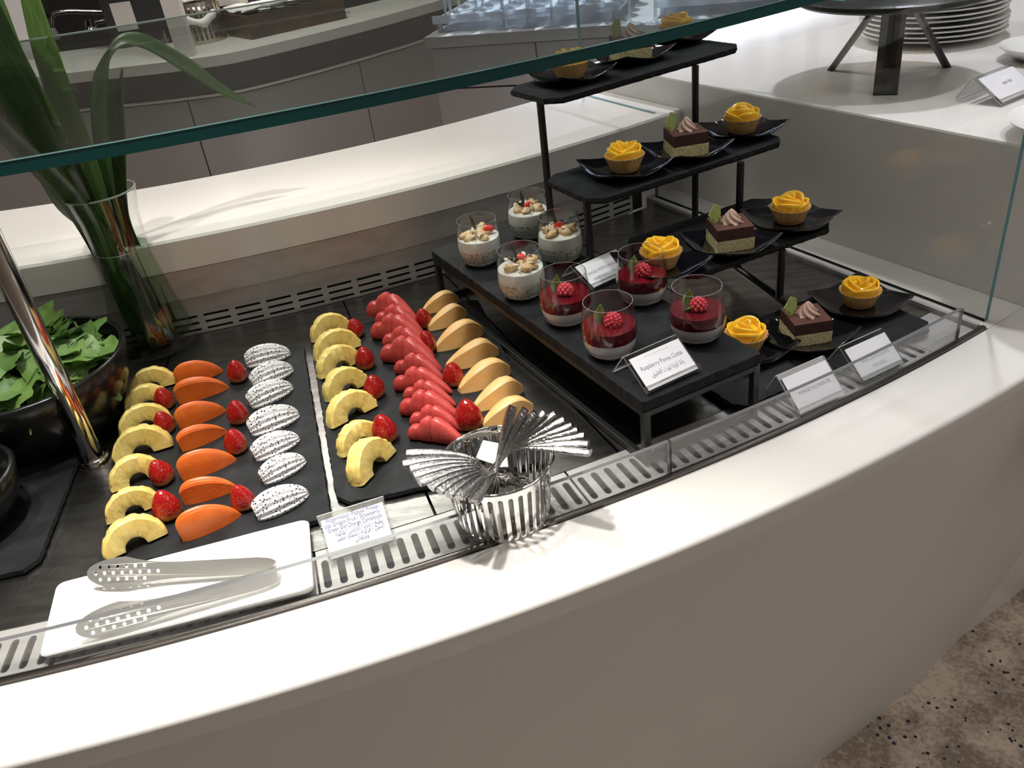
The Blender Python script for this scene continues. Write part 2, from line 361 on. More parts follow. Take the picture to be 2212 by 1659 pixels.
# ================================================================= ROOM
FLOOR = -0.87
fl = MB().box(-5, 5, -4, 8, FLOOR - .1, FLOOR).obj('floor', carpet(), smooth=0); tag(fl, kind='structure')
M_CEIL = mat('ceiling_paint', (.62, .61, .60), .8)
ce = MB().box(-5, 5, -4, 8, CEIL, CEIL + .1).obj('ceiling', M_CEIL, smooth=0); tag(ce, kind='structure')
M_WALLB = mat('back_wall_paint', (.10, .098, .10), .7); M_WALLL = mat('left_wall_paint', (.46, .44, .42), .7)
wb = MB().box(-5, 5, 7.9, 8, FLOOR, CEIL).obj('wall_back', M_WALLB, smooth=0); tag(wb, kind='structure')
wl = MB().box(-5, -4.9, -4, 7.9, FLOOR, CEIL).obj('wall_left', M_WALLL, smooth=0); tag(wl, kind='structure')
M_LAMP = mat('lamp_lens', (1, .95, .88), .5, emit=120)
lam0 = None
for gx_ in range(5):
    for gy_ in range(4):
        loc = Vector((-1.5 + gx_ * .85, .15 + gy_ * 1.05, CEIL))
        if lam0 is None:
            lam0 = empty('downlight', loc, 'small round recessed ceiling downlight above the buffet', 'ceiling light', 'ceiling downlights above the buffet')
            MB().lathe([(.033, -.006), (.050, -.006), (.052, -.0005), (.033, -.0005), (.033, -.006)], 28).obj('trim_ring', mat('lamp_trim', (.6, .6, .6), .4), lam0)
            MB().lathe([(0, -.0035), (.032, -.0035), (.032, -.0008), (0, -.0008)], 24).obj('lens', M_LAMP, lam0)
        else: dup(lam0, loc)
# ================================================================= BUFFET COUNTER
LIP = 3.177; OUT = 3.274; TOP = 0.004
bc = empty('buffet_counter', pol(3.2, -78, FLOOR), 'long curved white buffet counter with a slanting front, holding the steel well', 'counter')
def under(o, root): o.parent = root; o.matrix_parent_inverse = Matrix.Translation(root.location).inverted() if root.rotation_euler.z == 0 else root.matrix_world.inverted(); return o
pr = [(LIP, -.03), (LIP, TOP - .001), (LIP + .001, TOP)] + [(OUT - .006 + .006 * math.sin(a), TOP - .006 + .006 * math.cos(a)) for a in (0, .4, .8, 1.2, 1.57)] + [(OUT - .0046, -.028)]
under(sweep(pr, -102, -44, 90).obj('worktop', M_WHITE, smooth=50), bc)
under(sweep([(3.2, -.03), (OUT - .0046, -.028), (3.13, FLOOR), (3.06, FLOOR)], -102, -44, 90).obj('front_panel', M_FRONT), bc)
# strip between well and side counter
def linept(p, d, r): return pol(r, ang_on(p, d, r))
E0 = G0 - WN * .012; ED = GD    # right edge of the well
a_, b_ = linept(E0, ED, LIP), linept(E0, ED, 2.44)
c_, d_ = linept(W0, WD, 2.44), linept(W0 + WN * .0, WD, LIP + .0005)
ex = MB().prism([(p.x, p.y) for p in (a_, b_, c_, d_)], -.03, TOP).obj('end_strip', M_WHITE, smooth=0); under(ex, bc)
# rear ledge
under(sweep([(2.478, .118), (2.478, .166), (2.475, .170), (2.16, .170), (2.16, .10), (2.44, .10)], -108, 0, 80, endline=(W0 - WN * .001, WD)).obj('rear_ledge', M_WHITE, smooth=35), bc)
under(sweep([(2.44, .10), (2.16, .10), (2.17, FLOOR), (2.3, FLOOR)], -108, -60, 50).obj('rear_panel', M_CAB), bc)
# ================================================================= CHILLED WELL
cw = empty('chilled_well', pol(2.8, -76, -.02), 'curved stainless steel chilled well sunk into the white counter', 'display well')
JO = [-97, -87.85, -81.2, -74.55, -70.25, -64.4]
for i in range(len(JO)):
    a0 = JO[i] + .03
    if i < len(JO) - 1:
        mb = sweep([(2.475, -.004), (2.475, 0), (3.094, 0), (3.094, -.012), (3.09, -.012), (3.09, -.004)], a0, JO[i + 1] - .03, 14)
    else:
        mb = sweep([(2.475, -.004), (2.475, 0), (3.094, 0), (3.094, -.012), (3.09, -.012), (3.09, -.004)], a0, 0, 10, endline=(E0 - WN * .004, ED))
    under(mb.obj('tray_panel', M_STEELD, smooth=30), cw)
under(sweep([(2.47, -.022), (2.47, -.02), (3.17, -.02), (3.17, -.022)], -99, 0, 40, endline=(E0 - WN * .002, ED)).obj('well_base', M_DARK), cw)
# slotted front strip, in pieces
def strip(x, y, z): return pol(x, y, z)
SEG = [(-97, -88), (-88, -82.0), (-81.9, -77.15), (-77.1, -71.6), (-71.55, -66.2), (-66.15, -61.9)]
R0, R1 = 3.0945, 3.168
for (s0, s1) in SEG:
    mb = MB(); n = max(1, round((s1 - s0) / .31)); st = (s1 - s0) / n
    for k in range(n):
        y0 = s0 + k * st; hl = .0185; hw = .0040 / 3.13 * 180 / PI
        hole = []
        for q in range(4): a = -PI / 2 + PI * q / 3; hole.append((3.134 + hl + .0035 * math.cos(a), y0 + st / 2 + hw * math.sin(a)))
        for q in range(4): a = PI / 2 + PI * q / 3; hole.append((3.134 - hl + .0035 * math.cos(a), y0 + st / 2 + hw * math.sin(a)))
        mb.holes([(R0, y0), (R1, y0), (R1, y0 + st), (R0, y0 + st)], [hole], -.004, -.001, strip)
    under(mb.obj('slotted_grille', M_STEEL, smooth=30), cw)
under(sweep([(R0, -.004), (R0, -.001), (R1, -.001), (R1, -.004)], -61.88, 0, 8, endline=(E0 - WN * .004, ED)).obj('plain_end_plate', M_STEEL, smooth=30), cw)
under(sweep([(3.168, -.02), (3.168, .006), (3.1715, .007), (3.1755, .006), (3.176, -.02)], -99, 0, 90, endline=(E0 - WN * .001, ED)).obj('rim', M_TRIM, smooth=60), cw)
# back wall: slotted vent panel, steel band
def wallf(x, y, z): return pol(2.472 - z, x, y)
mb = MB(); pitch = 1.205; x = -79.82 - pitch * 12
while x < -61:
    hs = []
    for zz in (.0315, .0195, .0075):
        hs.append(stad(x + .47, 0, .47, .0, 1) and [(px, zz + py * 1.0) for px, py in [(x + .0, -.0022), (x + .93, -.0022), (x + .955, -.001), (x + .955, .001), (x + .93, .0022), (x, .0022), (x - .025, .001), (x - .025, -.001)]])
    mb.holes([(x - .135, 0), (x + pitch - .135, 0), (x + pitch - .135, .066), (x - .135, .066)], hs, 0, .002, wallf); x += pitch
under(mb.obj('vent_panel', M_STEEL, smooth=30), cw)
under(sweep([(2.466, 0), (2.466, .066), (2.46, .066), (2.46, 0)], -95, -60, 40).obj('vent_backing', M_DARK), cw)
under(sweep([(2.474, .0665), (2.4765, .068), (2.4765, .1165), (2.46, .1165), (2.46, .0665)], -97, -58.6, 60).obj('steel_band', M_STEEL, smooth=30), cw)
# right-hand low upstand of the well
q0, q1 = linept(E0, ED, 3.165), linept(E0, ED, 2.47)
tt = WN * .0058
under(MB().prism([(p.x, p.y) for p in (q0, q1, q1 - tt, q0 - tt)], -.02, .006).obj('end_rim', M_STEEL, smooth=0), cw)
# ================================================================= SIDE COUNTER (right)
SH = .224
sc = empty('side_counter', W0 + WN * .4 + Vector((0, 0, FLOOR)), 'raised white side counter block beyond the glass end panel', 'counter')
A = W0 - WD * .62; B = W0 + WD * .62; B2 = W0 + WD * .30
poly = [(p.x, p.y) for p in (A, B, B + WN * 1.6, A + WN * 1.6)]; poly2 = [(p.x, p.y) for p in (A + WN * .01, B2 + WN * .01, B2 + WN * 1.59, A + WN * 1.59)]
def rounded_block(poly, z0, z1, r=.004):
    mb = MB(); c = Vector((sum(p[0] for p in poly) / 4, sum(p[1] for p in poly) / 4, 0)); rings = []
    for (k, z) in ((0, z0), (0, z1 - r), (.3 * r, z1 - .3 * r), (r, z1)):
        rings.append([Vector((p[0], p[1], z)) + (c - Vector((p[0], p[1], 0))).normalized() * k * 1.4 for p in poly])
    return mb.loft(rings)
under(rounded_block(poly, TOP + .0004, SH).obj('worktop', M_WHITE, smooth=0), sc)
under(MB().prism(poly2, FLOOR, TOP).obj('body', M_WHITE, smooth=0), sc)
# ================================================================= SNEEZE GUARD GLASS
sg = empty('sneeze_guard', pol(2.87, -77, .40), 'thick glass shelf with dark green front edge above the buffet', 'glass shelf')
GF, GB = (2.87, .400), (2.45, .464); TH = .0145
def shelf_seg(a0, a1, n=40):
    mb = MB(); rows = []
    for i in range(n + 1):
        a = lerp(a0, a1, i / n); rows.append([pol(GF[0], a, GF[1]), pol(GF[0] - .0022, a, GF[1] + TH), pol(GB[0], a, GB[1] + TH), pol(GB[0], a, GB[1])])
    vs = [p for r in rows for p in r]; fe = []; ff = []; fb = []
    for i in range(n):
        k = i * 4; j = k + 4
        fe += [(k, j, j + 1, k + 1)]; ff += [(k + 2, j + 2, j + 3, k + 3)]; ff += [(k + 1, j + 1, j + 2, k + 2), (k + 3, j + 3, j, k)]
    fe += [(0, 1, 2, 3), (n * 4 + 3, n * 4 + 2, n * 4 + 1, n * 4)]
    mb.add(vs, ff, 0); mb.add(vs, fe, 1); mb.add(vs, fb, 2); return mb
under(sweep([(GB[0] - .001, GB[1] + TH - .002), (GB[0] - .001, GB[1] + TH + .0004), (GB[0] + .0008, GB[1] + TH + .0004), (GB[0] + .0008, GB[1] + TH - .002)], -97, -56, 60).obj('rear_edge', M_PALEE), sg)
under(sweep([(GF[0] - .0020, GF[1] + TH - .0012), (GF[0] - .0012, GF[1] + TH - .0009), (GF[0] - .0020, GF[1] + TH + .0004), (GF[0] - .0028, GF[1] + TH + .0002)], -97, -56, 60).obj('front_edge_glint', mat('arris_glint', (.10, .19, .18), .12)), sg)  # pale strip added to stand in for the highlight along the front edge
under(shelf_seg(-97, -56, 60).obj('glass_sheet', [M_SHELF, M_GREENE, M_PALEE], smooth=30), sg)
# pole
pb = at(207, 996)
cp = empty('support_pole', pb, 'chrome pole rising from the steel well to the glass shelf', 'pole')
MB().lathe([(0, 0), (.020, 0), (.020, .004), (.0175, .008), (.016, .009), (0, .009)], 28).obj('flange', M_CHROME, cp)
ptop = GF[1] + (GB[1] - GF[1]) * (GF[0] - topol(pb)[0]) / (GF[0] - GB[0]) - .003
MB().lathe([(0, .009), (.0138, .009), (.0138, ptop), (0, ptop)], 28).obj('tube', M_CHROME, cp)
# glass end panel: stands on the end strip and steps up over the ledge
ge = empty('glass_end_panel', G1, 'upright clear glass panel closing the right end of the buffet', 'glass panel')
gl_ = (G1 - G0).length
p_back = (at(1421, 243, .17) - G1).dot(-GD); p_far = p_back + .24
def gp(x, z, o): return G1 - GD * x + WN * o + Vector((0, 0, z))
outl = [(0, TOP), (p_back, TOP), (p_back, .1705), (p_far, .1705), (p_far, .395), (.285, .395), (.285, .52), (0, .52)]
mb = MB(); n = len(outl); T2 = .008
tri = tessellate_polygon([[Vector((a, b, 0)) for a, b in outl]])
vs = [gp(a, b, 0) for a, b in outl] + [gp(a, b, T2) for a, b in outl]
mb.add(vs, [tuple(t) for t in tri] + [tuple(i + n for i in t) for t in tri], 0); mb.add(vs, [(i, (i + 1) % n, (i + 1) % n + n, i + n) for i in range(n)], 1)
under(mb.obj('sheet', [M_GLASS, M_TEALE], smooth=0), ge)
# acrylic front guard
fg = empty('acrylic_guard', pol(3.16, -75, 0), 'low clear acrylic guard strip standing along the front of the well', 'guard')
def guard(a0, a1, n=60):
    mb = MB(); r0, r1, z0, z1 = 3.1595, 3.1645, -.002, .0475; vs = []; ff = []; fe = []
    for i in range(n + 1):
        a = lerp(a0, a1, i / n); vs += [pol(r0, a, z0), pol(r1, a, z0), pol(r1, a, z1), pol(r0, a, z1)]
    for i in range(n):
        k = i * 4; j = k + 4; ff += [(k + 1, j + 1, j + 2, k + 2), (k + 3, j + 3, j, k)]; fe += [(k + 2, j + 2, j + 3, k + 3), (k, j, j + 1, k + 1)]
    fe += [(0, 1, 2, 3), (n * 4 + 3, n * 4 + 2, n * 4 + 1, n * 4)]
    mb.add(vs, ff, 0); mb.add(vs, fe, 1); return mb
under(guard(-97, -69.75).obj('acrylic_sheet', [M_ACRG, M_ACRGE], smooth=30), fg)
under(guard(-69.7, -61.0, 24).obj('acrylic_sheet', [M_ACRG, M_ACRGE], smooth=30), fg)
#PART2
# ================================================================= SLATE BOARDS
def chip(poly, step, amp, seed):
    """resample an outline with an uneven, chipped edge and clipped corners"""
    rnd = random.Random(seed); out = []; n = len(poly)
    for i in range(n):
        a = Vector((*poly[i], 0)); b = Vector((*poly[(i + 1) % n], 0)); L = (b - a).length; k = max(1, int(L / step)); nn = Vector((-(b - a).y, (b - a).x, 0)).normalized()
        for q in range(k):
            p = a.lerp(b, q / k) + nn * rnd.uniform(-amp, amp); out.append((p.x, p.y))
    return out
def clipped(c4, cut):
    out = []; n = len(c4)
    for i in range(n):
        p = Vector((*c4[i], 0)); a = Vector((*c4[i - 1], 0)); b = Vector((*c4[(i + 1) % n], 0))
        for t, q in ((a, 1), (b, 1)):
            d = (t - p).normalized(); out.append(((p + d * cut).x, (p + d * cut).y))
    return out
def slate(name, pts, z0, th, label, seed, cut=.012, group=None, cat='serving board'):
    c = Vector((sum(p.x for p in pts) / len(pts), sum(p.y for p in pts) / len(pts), z0))
    loc = [(p.x - c.x, p.y - c.y) for p in pts]; ar = sum(loc[i][0] * loc[(i + 1) % 4][1] - loc[(i + 1) % 4][0] * loc[i][1] for i in range(4))
    if ar < 0: loc = loc[::-1]
    o1 = chip(clipped(loc, cut), .006, .0009, seed); ins = [(x * .985, y * .99) for x, y in o1]; rnd = random.Random(seed + 9)
    mb = MB(); rings = [[Vector((x, y, 0)) for x, y in ins], [Vector((x, y, th * rnd.uniform(.3, .6))) for x, y in o1], [Vector((lerp(x, a, .6), lerp(y, b, .6), th)) for (x, y), (a, b) in zip(o1, ins)]]
    n = len(o1); vs = [p for r in rings for p in r]
    mb.add(vs, [(i + r * n, (i + 1) % n + r * n, (i + 1) % n + (r + 1) * n, i + (r + 1) * n) for r in (0, 1) for i in range(n)], 1)
    mb.prism([(p.x, p.y) for p in rings[2]], th - .0006, th, 0)
    o = mb.obj(name, [M_SLATE, M_SLATEE], smooth=0); o.location = c
    if label: tag(o, label, cat, group)
    return o
SA = [at(205, 1235, .008), at(718, 1118, .008), at(655, 742, .008), at(283, 822, .008)]
SB = [at(728, 1092, .008), at(1206, 991, .008), at(1030, 640, .008), at(668, 725, .008)]
slate('slate_board', SA, .0005, .0075, 'dark slate board carrying pineapple, papaya, strawberries and dragon fruit', 1, .010)
slate('slate_board', SB, .0005, .0075, 'dark slate board carrying pineapple, watermelon and cantaloupe rows', 2, .016)
c0, c1 = at(78, 1225, .008), at(180, 966, .008); dv = (c1 - c0).normalized(); du = Vector((dv.y, -dv.x, 0))
slate('slate_board', [c0, c1, c1 - du * .26, c0 - du * .26], .0005, .0075, 'dark slate board at far left under the small black bowl', 3, .014)
SZ = .0082
def dirang(p, q, z=SZ):
    v = at(*q, z) - at(*p, z); return math.atan2(v.y, v.x)
# ================================================================= FRUIT
def half_ring(seed):
    rnd = random.Random(seed); ro, ri, t = .0432, .0148, .027; n = 26; rings = []
    for i in range(n + 1):
        a = PI * i / n; k = 1 + .02 * math.sin(a * 2 + seed) + rnd.uniform(-.012, .012); nt_ = 1 - (.06 if rnd.random() < .22 else 0); R = ro * k; c, s_ = math.cos(a), math.sin(a); sec = []
        for (r, y) in ((ri, -t / 2 + .001), (ri + .002, -t / 2), (R * .62, -t / 2), (R * .93, -t / 2 + .0003), (R * nt_, -t / 2 + .003), (R * 1.01, 0), (R * .995 * nt_, t / 2 - .003), (R * .93, t / 2), (ri, t / 2)):
            sec.append(Vector((r * c, y + rnd.uniform(-.0004, .0004), max(0, r * s_))))
        rings.append(sec)
    return MB().loft(rings)
pine_me = [half_ring(k) for k in (1, 2, 3)]
ORD = ['first', 'second', 'third', 'fourth', 'fifth', 'sixth', 'seventh', 'eighth', 'ninth', 'tenth', 'eleventh', 'twelfth']
def anchor_row(i, n, near, far):
    if i == 0: return f'nearest {near}'
    if i == n - 1: return f'farthest from the front, nearest {far}'
    return f'{ORD[i]} counted back from {near}'
pA = [((229, 1214), (363, 1152)), ((234, 1136), (352, 1088)), ((243, 1066), (358, 1018)), ((248, 1003), (375, 962)), ((262, 948), (374, 908)), ((272, 900), (376, 866)), ((284, 857), (383, 828))]
pB = [((777, 1054), (853, 975)), ((743, 992), (826, 938)), ((718, 928), (816, 877)), ((709, 872), (800, 826)), ((695, 822), (783, 778)), ((684, 782), (782, 747)), ((675, 742), (765, 712))]
def place_row(pairs, meshes, nm, material, lab, cat, grp, near, far, base, lean=.0, off=0, ys=1, zs=1):
    protos = []
    for i, (a, b) in enumerate(pairs):
        m = (at(*a, SZ) + at(*b, SZ)) / 2; L = (at(*a, SZ) - at(*b, SZ)).length; an = dirang(a, b)
        if len(protos) < len(meshes): o = meshes[i].obj(nm, material, smooth=36); protos.append(o)
        else: o = dup(protos[i % len(meshes)])
        s = L / base; o.scale = (s, s * ys, s * zs); o.location = m + Vector((-math.sin(an), math.cos(an), 0)) * off; o.rotation_euler = (lean, 0, an + random.uniform(-.05, .05))
        tag(o, lab.format(anchor_row(i, len(pairs), near, far)), cat, grp)
place_row(pA, pine_me, 'pineapple_half_ring', M_PINE, 'pineapple half ring on the left slate, {}', 'pineapple', 'pineapple half rings on the left slate', 'the white platter', 'the glass vase', .0862, -.30, .006)
place_row(pB, [half_ring(k) for k in (5, 6, 7)], 'pineapple_half_ring', M_PINE, 'pineapple half ring on the watermelon slate, {}', 'pineapple', 'pineapple half rings on the right slate', 'the fruit sign', 'the slotted vent wall', .0862, -.30, .006)
def wedge(L, wf, wb, h, grooves=0, depth=.0, eL=.5, eR=.0, peak=.4, shear=0.0, flip=1, pw=2.2, ridge=.60):
    """boat-shaped wedge along x: flat cut face to -y, curved (grooved) outer side to +y and up; eL/eR = blunt end sizes"""
    n = 22; m = 56; rings = []
    for i in range(n + 1):
        t = i / n; q = (peak - t) / peak if t < peak else (t - peak) / (1 - peak); e_ = eL if t < peak else eR
        env = e_ + (1 - e_) * max(0.0, 1 - q ** pw) ** (.75 if pw > 2 else 1); env = max(env, .03); x = (t - .5) * L; sec = [Vector((x, -wf * env, 0)), Vector((x, -wf * env * .75, h * env * .45))]
        for k in range(m + 1):
            g = k / m; a = PI * ridge * (1 - g); dpt = 1 - depth * (0.5 + .5 * math.cos(g * grooves * 2 * PI)) if grooves else 1
            sec.append(Vector((x, wb * env * math.cos(a) * dpt, max(0, h * env * math.sin(a) * dpt))))
        for p in sec: p.x += shear * p.z * env; p.y *= flip
        rings.append(sec)
    return MB().loft(rings)
pap = [((397, 1173), (526, 1118)), ((399, 1094), (515, 1062)), ((395, 1040), (514, 1000)), ((394, 977), (496, 940)), ((389, 928), (492, 893)), ((387, 874), (497, 843)), ((385, 834), (484, 808))]
place_row(pap, [wedge(.080, .013, .026, .036, 7, .085, .62, 0, .34, -.12), wedge(.080, .012, .027, .034, 7, .085, .66, 0, .32, -.12)], 'papaya_wedge', M_PAP, 'orange papaya wedge with lined skin side, {}', 'papaya', 'papaya wedges on the left slate', 'the white platter', 'the glass vase', .080, 0, .008)
dra = [((553, 1128), (676, 1068)), ((566, 1050), (670, 1000)), ((550, 1000), (656, 950)), ((540, 946), (655, 898)), ((541, 886), (641, 838)), ((546, 842), (641, 800)), ((530, 795), (634, 768))]
place_row(dra, [wedge(.072, .018, .022, .029, 6, .12, .60, .25, .42, -.1, -1, ridge=.66), wedge(.072, .018, .022, .030, 6, .12, .56, .3, .45, -.1, -1, ridge=.66)], 'dragon_fruit_wedge', M_DRAG, 'white dragon fruit wedge with black seeds, {}', 'dragon fruit', 'crinkle-cut dragon fruit wedges on the left slate', 'the white platter', 'the vent wall', .080, 0, .008)
can = [((918, 680), (990, 652)), ((931, 716), (1008, 682)), ((946, 760), (1043, 722)), ((969, 800), (1076, 766)), ((997, 850), (1102, 808)), ((1029, 890), (1129, 846)), ((1048, 930), (1150, 888))]
place_row(can[::-1], [wedge(.076, .015, .026, .031, 5, .04, .25, .34, .45, .5, 1, 1.8, .60), wedge(.076, .016, .026, .030, 5, .04, .28, .30, .5, .55, 1, 1.6, .60)], 'cantaloupe_wedge', M_CANT, 'pale orange cantaloupe wedge beside the black riser, {}', 'cantaloupe', 'cantaloupe wedges on the right slate', 'the cutlery basket', 'the vent wall', .074, 0, .004)
# strawberries
def strawberry(seed):
    rnd = random.Random(seed); lean = rnd.uniform(-.1, .1); h = .036
    prof = [(0, 0), (.0105, 0), (.0145, .003), (.0160, .009), (.0156, .015), (.0138, .021), (.0108, .027), (.0072, .032), (.0035, .0352), (0, .0362)]
    ph = rnd.uniform(0, 6)
    return MB().lathe(prof, 22, fn=lambda a, r, z: 1 + .06 * math.sin(2 * a + ph) * (z / h) + .04 * math.sin(3 * a + ph))
SB_L = [((361, 886), 'beside the sixth pineapple half ring of the left slate'), ((361, 939), 'beside the fifth pineapple half ring of the left slate'), ((357, 1047), 'beside the third pineapple half ring of the left slate'), ((369, 1122), 'large, nearest the white platter, with wide pale base'),
        ((517, 828), 'beside the dragon fruit wedge nearest the vent wall'), ((519, 917), 'between papaya and dragon fruit, fourth wedge from the front'), ((515, 980), 'between papaya and dragon fruit, third wedge from the front'), ((533, 1101), 'touching the front dragon fruit wedge'),
        ((773, 732), 'at the back of the right slate beside the farthest pineapple'), ((792, 800), 'beside the third farthest pineapple on the watermelon slate'), ((812, 862), 'between pineapple and watermelon, mid slate, tilted'), ((838, 955), 'between the second pineapple and the front watermelon slice'),
        ((919, 712), 'beside the two farthest cantaloupe wedges'), ((925, 764), 'between watermelon tips and the third farthest cantaloupe'), ((982, 836), 'pale-based, below the fourth cantaloupe wedge'), ((1018, 927), 'large dark red, nearest the cutlery basket')]
sproto = [strawberry(k).obj('strawberry', M_STRAW, smooth=60) for k in range(4)]
for i, ((px, py), lab) in enumerate(SB_L):
    o = sproto[i] if i < 4 else dup(sproto[i % 4]); p = at(px, py - 7, SZ)
    s = {3: 1.12, 15: 1.22, 7: .95, 8: .9, 12: .92, 0: .95, 1: .95, 11: 1.12}.get(i, 1.0)
    s *= .92; o.location = p; o.scale = (s, s, s); o.rotation_euler = (random.uniform(-.08, .1), random.uniform(-.22, .0), random.uniform(0, 6)); 
    o.rotation_euler = (0, 0, 0) if i % 5 == 4 else (random.uniform(-.02, .05), random.uniform(-.12, .02), random.uniform(-.4, .4))
    o.location.z = SZ + .001
    tag(o, 'strawberry ' + lab, 'strawberry', 'strawberries standing on the slate boards')
# watermelon slices: knob, neck and long tapering body
def melon_slice(seed):
    rnd = random.Random(seed); mb = MB(); L = .108
    prof = [(-.054, .003, .006), (-.052, .011, .024), (-.046, .0145, .033), (-.038, .0145, .036), (-.033, .0112, .034), (-.030, .0112, .038), (-.025, .0150, .050), (-.016, .0165, .057), (-.009, .0158, .057), (-.005, .0130, .052), (-.001, .0150, .057), (.008, .0160, .056), (.020, .0150, .047), (.032, .0125, .035), (.044, .0095, .022), (.052, .0065, .012), (.056, .0030, .006)]
    rings = []
    for x, w_, h in prof:
        w_ *= 1 + rnd.uniform(-.05, .05); sec = []
        for k in range(14):
            a = 2 * PI * k / 14; y = w_ * math.copysign(abs(math.cos(a)) ** .75, math.cos(a)); z = h * .5 * (1 + math.copysign(abs(math.sin(a)) ** .8, math.sin(a)))
            sec.append(Vector((x, y, z)))
        rings.append(sec)
    return mb.loft(rings)
wm = [((868, 970), (1002, 968)), ((851, 898), (992, 908)), ((838, 850), (970, 852)), ((806, 790), (944, 805)), ((792, 732), (918, 742)), ((784, 695), (902, 712))]
wm = [((876, 958), (1004, 972)), ((858, 905), (994, 916)), ((846, 852), (972, 858)), ((818, 786), (946, 810)), ((796, 738), (922, 752)), ((788, 690), (904, 716))]
wm2 = []
for i, (a, b) in enumerate(wm):
    wm2.append((a, b))
    if i < 5: c, d = wm[i + 1]; wm2.append((((a[0] + c[0]) / 2 + 14, (a[1] + c[1]) / 2 - 4), ((b[0] + d[0]) / 2 - 4, (b[1] + d[1]) / 2 - 2)))
wm = wm2
place_row(wm, [melon_slice(1), melon_slice(2), melon_slice(3)], 'watermelon_slice', M_MELW, 'red watermelon slice with scalloped end, {}', 'watermelon', 'overlapping watermelon slices on the right slate', 'the cutlery basket', 'the vent wall', .110, -.1, .010, .78, .84)
# ================================================================= WHITE PLATTER + TONGS
pl = [at(85, 1425, .008), at(680, 1279, .008), at(668, 1124, .008), at(125, 1264, .008)]
pc = sum(pl, Vector()) / 4; pc.z = .0
mb = MB(); loc = [(p.x - pc.x, p.y - pc.y) for p in pl]
def rnd_poly(c4, r, n=5):
    out = []; m = len(c4)
    for i in range(m):
        p = Vector((*c4[i], 0)); a = (Vector((*c4[i - 1], 0)) - p).normalized(); b = (Vector((*c4[(i + 1) % m], 0)) - p).normalized()
        for k in range(n + 1):
            t = k / n; q = (p + a * r) * (1 - t) ** 2 + p * 2 * t * (1 - t) + (p + b * r) * t * t; out.append((q.x, q.y))
    return out
o1 = rnd_poly(loc, .010)
def sc_(poly, k, d): 
    return [(x - math.copysign(min(abs(x), d), x) * k, y - math.copysign(min(abs(y), d), y) * k) for x, y in poly]
rings = [[Vector((x, y, z)) for x, y in sc_(o1, 1, d)] for d, z in ((.006, .0012), (.001, .006), (0, .010), (.0012, .0115), (.0030, .0108), (.010, .0075))]
mb.loft(rings, caps=True)
pt = mb.obj('white_platter', M_CER, smooth=50); pt.location = pc; tag(pt, 'white rectangular porcelain platter holding the serving tongs', 'platter')
# tongs
def tong():
    t = empty('serving_tongs', at(590, 1222, .012), 'perforated steel serving tongs lying open on the white platter', 'tongs')
    T0 = t.location.copy()
    def arm(px_tip, px_end, px_bend, tipw, zt, ze, sgn):
        a = at(*px_tip, zt); b = at(*px_end, ze); ax = (b - a); L = ax.length; ax.normalize()
        # blade stands steeply: 'up' of the blade leans away from the viewer
        side = ax.cross(Vector((0, 0, 1))).normalized() * -1
        if side.y < 0: side = -side
        upv = (side * .58 + Vector((0, 0, .81))).normalized(); upv = (upv - ax * upv.dot(ax)).normalized(); nrm = ax.cross(upv)
        def fn(x, y, z): return a + ax * x + upv * (y) + nrm * (z + sgn * .0015 * math.sin(min(1, x / .11) * PI)) - T0
        hw = lambda x: (tipw * math.sqrt(max(0, 1 - ((x - .044) / .044) ** 2)) if x < .044 else (lerp(tipw, .0085, min(1, (x - .044) / .055) ** 1 * (2 - min(1, (x - .044) / .055))) if x < .099 else .0085 + .001 * (x - .099) / L))
        xs = [0.0004, .002, .005, .010, .017, .026, .036, .044, .055, .065, .08, .099, .13, .16, L * .9, L]
        xs = [x for x in xs if x <= L]; out = [(x, -hw(x)) for x in xs] + [(x, hw(x)) for x in xs[::-1]]
        hs = []
        for r_ in range(5):
            y = (-2 + r_) * .0066
            for q in range(8):
                x = .010 + q * .0098 + (r_ % 2) * .0049
                if x < .082 and abs(y) + .0038 < hw(x): hs.append([(x + .0021 * math.cos(g * PI / 4), y + .0021 * math.sin(g * PI / 4)) for g in range(8)])
        m2 = MB().holes(out, hs, -.0005, .0005, fn); o = m2.obj('arm', M_TONG, smooth=30); o.parent = t
        return b - T0, upv, ax
    e1 = arm((188, 1240), (560, 1222), None, .0165, .026, .020, 1)
    e2 = arm((163, 1362), (566, 1252), None, .0165, .026, .020, -1)
    # bent spring end
    c = []
    p0, p1 = e1[0], e2[0]; pts = bez(p0 - e1[2] * .002, p0 + e1[2] * .020, p1 + e2[2] * .024, p1 - e2[2] * .002, 16); rings = []
    for i, p in enumerate(pts):
        u_ = e1[1].lerp(e2[1], i / 16).normalized(); tg = (pts[min(i + 1, 16)] - pts[max(i - 1, 0)]).normalized(); u_ = (u_ - tg * u_.dot(tg)).normalized(); nn = tg.cross(u_)
        rings.append([p + u_ * .0086 + nn * .0005, p + u_ * .0086 - nn * .0005, p - u_ * .0086 - nn * .0005, p - u_ * .0086 + nn * .0005])
    o = MB().loft(rings).obj('spring_bend', M_TONG, smooth=50); o.parent = t
tong()
